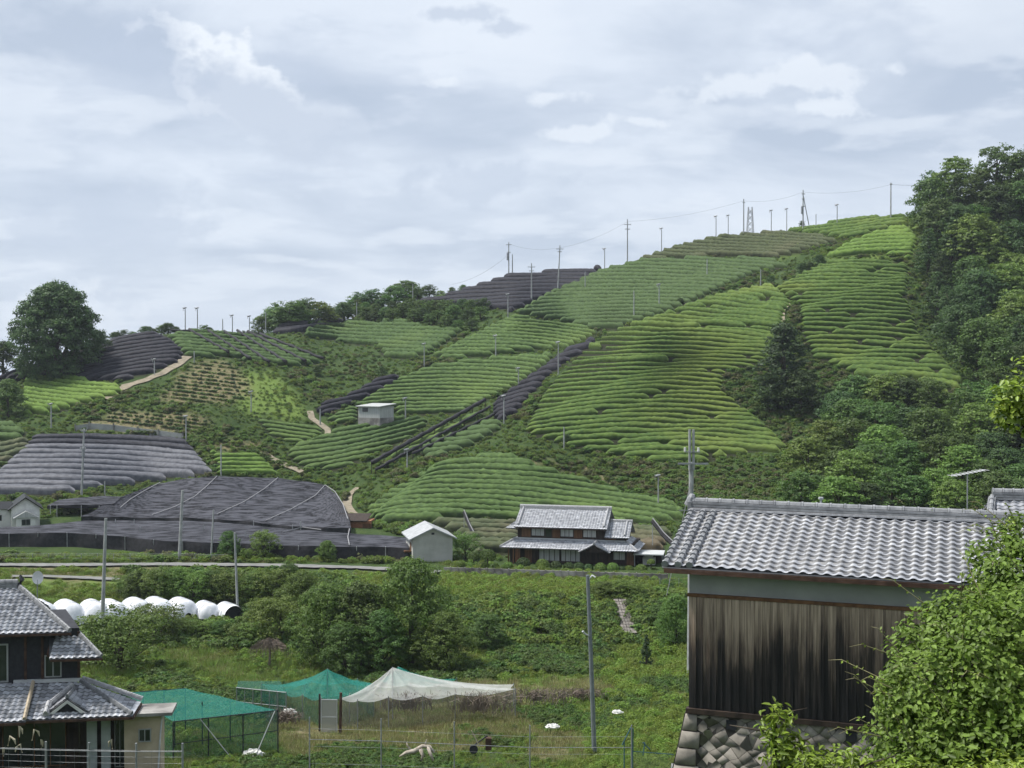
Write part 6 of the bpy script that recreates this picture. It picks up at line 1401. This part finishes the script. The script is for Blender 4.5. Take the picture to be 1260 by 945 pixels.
# blue green net frame near the barn foot
a = P(768, 950, 58); bf = thing('plant_support', 'small frame of dark slanting poles with blue green net left of the barn footing', 'frame', a)
MB().tube([(0, 0, -.2), (0, 0, 1.5)], .03, 6).tube([(.4, 0, -.2), (.42, 0, 2.1)], .03, 6).tube([(-.1, 0, 1.3), (.35, 0, 2.2)], .03, 6).tube([(.4, 0, 1.0), (2.4, .3, .75)], .02, 5).tube([(.9, 0, .8), (1.0, .1, 1.4)], .025, 5).tube([(.9, .1, 1.4), (1.25, .1, 1.05)], .03, 5).build('pole', mat('blue_pole', (.05, .12, .14), None, rough=.6), bf)
V, f = quad_grid([np.array((.4, 0, 1.0)), np.array((2.4, .3, .8)), np.array((2.4, .3, 0)), np.array((.4, 0, 0))], 6); MB().add(V, f).build('net', MATS['net_grey_wall'], bf)
# green net boxes by the wall end
a = P(812, 726, 128); nb2 = thing('net_screen', 'small green net screen on posts at the right end of the garden wall', 'net screen', a)
V, f = quad_grid([np.array((0, 0, 1.2)), np.array((3.0, 0, 1.15)), np.array((3.0, 0, 0)), np.array((0, 0, 0))], 6); MB().add(V, f).build('net', MATS['net_green_wall'], nb2)
for x_ in (0, 1, 2, 3): MB().tube([(x_, 0, -.3), (x_, 0, 1.25)], .03, 5).build('post', MATS['metal_grey'], nb2)
# stone chute on the bank
a = G(757, 745); sr = thing('stone_retaining', 'narrow slanting strip of stone pitching down the green bank', 'stone wall', a)
V_ = []; q4 = [G(754, 743, .4) - a, G(770, 743, .4) - a, G(784, 787, .5) - a, G(766, 787, .5) - a]
mb = MB(); rs = random.Random(2)
for j in range(12):
    for i in range(5):
        def bl(u, v): return (q4[0] * (1 - u) + q4[1] * u) * (1 - v) + (q4[3] * (1 - u) + q4[2] * u) * v
        mb.prism([bl((i + .06) / 5, (j + .06) / 12), bl((i + .94) / 5, (j + .06) / 12), bl((i + .94) / 5, (j + .94) / 12), bl((i + .06) / 5, (j + .94) / 12)], (rs.uniform(-.03, .03), -.15 - rs.uniform(0, .1), .15))
mb.build('stones', mat('stone_plain', (.12, .11, .10), (.22, .20, .18), scale=2, rough=.95), sr); mb = MB(); mb.prism(q4, (0, .3, -.3)); mb.build('bedding', MATS['mortar'], sr)
# driftwood root, plastic bags, boards
a = P(505, 934, 60.5); dw = thing('driftwood', 'bleached forked tree root lying in the foreground grass', 'driftwood', a)
mb = MB(); mb.tube([(-.55, 0, .12), (-.2, 0, .32), (.2, .05, .38), (.6, .1, .62), (.95, .1, .60), (1.2, 0, .3)], [.04, .10, .13, .1, .09, .05], 8); mb.tube([(.5, 0, .5), (.62, -.1, .2), (.55, -.15, -.05)], [.1, .08, .04], 7); mb.tube([(.85, .1, .6), (1.0, -.1, .3), (1.15, -.2, -.02)], [.09, .09, .06], 7); mb.tube([(.1, .05, .36), (-.15, .1, .62), (-.2, .1, .8)], [.06, .04, .02], 6); mb.tube([(.7, .1, .6), (.8, .15, .95)], [.05, .02], 6)
mb.build('root', mat('bleached_wood', (.26, .22, .18), (.46, .41, .35), scale=6, rough=.9, bump=.5), dw, smooth=True)
def lump(name, px, py, Y, s, label, m, cat, seed):
    g = P(px, py, Y); rs = np.random.default_rng(seed); n = 14; k = 7; V = []
    for j in range(k + 1):
        for i in range(n): a = i / n * 6.283; b2 = j / k * math.pi / 2; q = s * (1 + rs.uniform(-.22, .22)); V.append((math.cos(a) * math.cos(b2) * q * 1.5, math.sin(a) * math.cos(b2) * q, math.sin(b2) * q * .8 - .05))
    f = [(j * n + i, j * n + (i + 1) % n, (j + 1) * n + (i + 1) % n, (j + 1) * n + i) for j in range(k) for i in range(n)]
    o = MB().add(V, f).build(name, MATS[m], None, smooth=False, loc=g); o['label'] = label; o['category'] = cat
lump('plastic_sheet', 680, 894, 71, .26, 'crumpled white plastic sheet lying in the grass left of the tall lamp pole', 'plaster_white', 'plastic sheet', 3)
lump('plastic_sheet', 760, 876, 77, .22, 'small pale plastic scrap in the grass right of the tall lamp pole', 'plaster_white', 'plastic sheet', 4)
lump('feed_sack', 312, 928, 65, .38, 'pale sack on the ground at the right corner of the green net cage', 'plaster_white', 'sack', 5)
lump('feed_sack', 356, 876, 76, .3, 'pale crumpled bag under the faded mesh cage', 'plaster_white', 'sack', 6)
a = P(595, 925, 61); bp = thing('barrow_frame', 'tipped dark metal barrow frame with a pale stick in the foreground grass', 'frame', a)
MB().tube([(-.5, 0, .3), (-.3, 0, .45), (.1, 0, .75), (.2, 0, .8)], .035, 6).build('handle', MATS['dark_wall'], bp); MB().box(.1, .4, -.1, .2, .1, .7).build('box', MATS['fascia'], bp); MB().tube([(-.6, -.1, 1.1), (-.2, -.1, .3)], .03, 5).build('stick', MATS['bark'] if False else MATS['plaster_beige'], bp)
MB().tube([(-.5, -.06, .12), (-.5, .06, .12)], .22, 12).build('wheel', MATS['dark_wall'], bp)
# dead vine heap and dry brush
def brush(px, py, Y, w_, h_, n, label, seed, hang=False):
    g = P(px, py, Y); rs = np.random.default_rng(seed); mb = MB()
    for _ in range(n):
        a = rs.uniform(0, 6.283); d = rs.uniform(0, w_) ; x0 = math.cos(a) * d; y0 = math.sin(a) * d * .5
        if hang: z0 = h_ * (1 - .3 * (d / w_) ** 2) + rs.normal(0, .08); pts = [(x0 * .7, y0, z0 + rs.uniform(0, .15)), (x0, y0, z0), (x0 * 1.12, y0, z0 - rs.uniform(.2, .8))]
        else: pts = [(x0, y0, 0), (x0 + rs.normal(0, .15), y0, h_ * rs.uniform(.3, .7)), (x0 + rs.normal(0, .35), y0 + rs.normal(0, .2), h_ * rs.uniform(.5, 1.1))]
        mb.tube(pts, [.022, .018, .008], 3, caps=False)
    if hang: mb.tube([(0, 0, -.3), (.1, 0, h_ * .6), (-.1, 0, h_)], [.12, .09, .04], 6)
    o = mb.build('dead_shrub', MATS['dead_twig'], None, loc=g); o['label'] = label; o['category'] = 'dead shrub'
brush(331, 822, 100, 1.6, 2.3, 420, 'bare weeping shrub of grey purple twigs at the left of the valley clump', 1, True)
for i, (px, py, Y, w_, h_, n, lab) in enumerate([(500, 872, 76, 1.8, 1.0, 160, 'dry grey brush under the white net tent'), (590, 874, 76, 2.2, 1.1, 220, 'dry grey brush under the right end of the white net tent'), (660, 862, 82, 2.6, .8, 240, 'low dry brush right of the white net tent'),
                                              (715, 858, 84, 2.0, .6, 160, 'low dry brush just left of the tall lamp pole'), (350, 888, 74, 1.4, .8, 120, 'dark dry brush in front of the faded mesh cage')]): brush(px, py, Y, w_, h_, n, lab, 20 + i)
# pampas stalks by the left house
g = P(0, 1005, 52)
for i, (px, top) in enumerate([(8, 905), (22, 893), (38, 898), (50, 910), (5, 920), (140, 910), (30, 915)]):
    g = P(px, 1005, 52); h = (1005 - top) / F * 52; s_ = random.Random(i).uniform(.15, .4)
    o = thing('pampas_stalk', 'dry cream pampas stalk before the left house, %s from the left' % ordinal([2, 3, 5, 6, 1, 7, 4][i]), 'grass stalk', g, i * .5, 'pampas stalks before the left house')
    MB().tube([(0, 0, 0), (.05, 0, h * .8), (s_ * .5, 0, h), (s_, 0, h - .15)], [.014, .012, .01, .006], 4).build('stalk', MATS['grass_dry'], o); MB().tube([(.08, 0, h * .88), (s_ * .5, 0, h), (s_, 0, h - .15), (s_ * 1.15, 0, h - .35)], [.02, .05, .05, .015], 6).build('plume', mat('plume', (.45, .40, .30), None, rough=.9) if i == 0 else MATS['plume'], o)

# ------------------------------------------------------------------ near plants at the right edge
mat('leaf_near', (.10, .165, .022), (.155, .235, .04), rough=.5, spec=.3, trans=.36, shade=True, scale=1.5, detail=4)
mat('leaf_near_lime', (.14, .22, .022), (.21, .28, .035), rough=.45, spec=.4, trans=.32, shade=True, scale=2.0)
mat('twig_near', (.16, .15, .07), (.24, .22, .12), rough=.8)
def near_mass(name, label, lob, nl, size, mname, seed, cat='shrub', asp=.62, shoots=0, inner=.55):
    """lob: (px, py, depth, radius px) lobes turned into real spheres"""
    rs = np.random.default_rng(seed); S = [(P(a, b_, Y), r_ / F * Y) for a, b_, Y, r_ in lob]; base = S[0][0].copy(); base[2] = min(c[2] - r_ for c, r_ in S) - .3
    tot = sum(r_ ** 2 for _, r_ in S); C = []; N = []
    for c, r_ in S:
        k = int(nl * r_ ** 2 / tot / 7) + 1; d = ball(k, rs); cc = c + d * r_ * rs.uniform(inner, 1.08, (k, 1)) ** .6 * np.array([1, 1, .95])
        for q, dd in zip(cc, d):
            e = ball(7, rs); C.append(q + e * size * rs.uniform(.3, 1.7, (7, 1))); N.append(unit(dd * .55 + e * .35 + np.array((0, -.15, .55)) + rs.normal(size=(7, 3)) * .38))
    C = np.vstack(C) - base; N = np.vstack(N)
    v, f, s = leaves(C, N, size * rs.uniform(.55, 1.25, len(C)), rs, asp, 'leaf', .55, 1.5)
    o = thing(name, label, cat, base); link('foliage', mesh_np('foliage', v, f, [MATS[mname]], shade=s), o)
    mb = MB()
    for c, r_ in S:
        if cat == 'tree': mb.tube([(1.9, .3, -.1), ((c - base) * .5 + (.8, .2, -.1)), c - base], [.03, .02, .006], 6); continue
        mb.tube([(0, .3, -1), (c - base) * .55 + (0, .2, 0), c - base + (0, .1, 0), c - base + np.array((rs.normal(0, .3), 0, r_ * .8))], [.05, .035, .02, .006], 6)
    mb.build('branches', MATS['bark'], o, smooth=True)
    if shoots:
        mb = MB(); sv = []; sn = []
        for _ in range(shoots):
            c, r_ = S[rs.integers(len(S))]; d = unit(np.array([rs.normal(-.6, .6), rs.normal(-.2, .5), rs.uniform(.0, 1)])); p = c - base + d * r_ * .95; L = rs.uniform(.2, .5); q = p + d * L + (0, 0, .05); e_ = q + d * L * .3 - (0, 0, .06)
            mb.tube([p, q, e_], [.006, .004, .002], 4); 
            for t_ in np.linspace(.3, 1, 6): sv.append(p + (q - p) * t_ + rs.normal(0, .02, 3)); sn.append(unit(np.array([rs.normal(), rs.normal(), 1.0])))
        mb.build('shoots', MATS['twig_near'], o); v, f, s = leaves(np.array(sv), np.array(sn), size * .6, rs, asp, 'leaf'); link('young_leaves', mesh_np('young_leaves', v, f, [MATS['leaf_near_lime']], shade=s), o)
    return o
near_mass('vine_thicket', 'big leafy green vine covered bush in front of the barn wall at lower right', [(1200, 830, 14, 105), (1275, 735, 14.5, 80), (1262, 840, 13, 120), (1172, 868, 13.2, 88), (1130, 910, 13.2, 62), (1180, 770, 14, 42), (1235, 692, 14.8, 42), (1330, 800, 14, 140), (1232, 950, 12.6, 110), (1150, 985, 12.8, 85), (1258, 660, 15, 26), (1118, 865, 13.6, 38)], 42000, .072, 'leaf_near', 2, shoots=60)
near_mass('shrub', 'upright bright green leafy shrub in front of the stone footing', [(957, 882, 13.5, 14), (955, 905, 13.5, 16), (968, 925, 13.4, 22), (975, 955, 13.3, 30), (960, 1000, 13.2, 40)], 1500, .10, 'leaf_near_lime', 3, asp=.38, inner=.2)
near_mass('shrub', 'low bright lime green hedge shrub along the bottom edge before the barn footing', [(1000, 958, 12, 32), (1035, 956, 12, 34), (1075, 962, 12, 34), (1120, 974, 11.8, 42), (1170, 980, 11.6, 40), (1220, 976, 11.4, 44), (1265, 974, 11.4, 46), (1020, 1010, 11.8, 60), (1150, 1040, 11.6, 70)], 9000, .075, 'leaf_near_lime', 4, asp=.4, inner=.4)
tb_ = near_mass('tree', 'bright yellow green tree whose leafy branch hangs in from the right edge', [(1248, 482, 11, 20), (1240, 508, 11, 20), (1262, 500, 11, 30), (1275, 460, 11, 24), (1236, 518, 11, 10), (1300, 500, 11, 50), (1330, 560, 11, 60)], 3200, .06, 'leaf_near_lime', 5, cat='tree', asp=.6, inner=.25)
MB().tube([(2.3, .5, -7), (2.1, .4, -3), (1.9, .3, 0), (1.3, .2, .4)], [.16, .13, .09, .03], 8).build('trunk', MATS['bark'], tb_)
# stacked grey tiles at the foot of the footing
a = P(826, 950, 30); tp = thing('tile_stack', 'heap of old grey roof tiles at the left foot of the stone footing', 'roof tiles', a)
mb = MB(); rs = random.Random(8)
for k in range(26): mb.prism([(k * .035, rs.uniform(-.03, .03), -.2), (k * .035 + .02, 0, -.2), (k * .035 + .06, 0, .12 + .004 * k), (k * .035 + .04, 0, .12 + .004 * k)], (0, .3, 0))
mb.build('tiles', MATS['ridge_tile'], tp)

# ------------------------------------------------------------------ the air
m, t = newmat('haze')
t.n('ShaderNodeOutputMaterial', ins={1: t.n('ShaderNodeVolumePrincipled', ins={'Color': (.80, .88, 1.0, 1), 'Density': .00013, 'Anisotropy': .2})})
hz_ = MB().box(-5500, 7500, -460, 5200, -60, 130).build('haze', m)
hz_['kind'] = 'stuff'; hz_['label'] = 'thin pale summer haze filling the air of the whole valley'; hz_['category'] = 'haze'
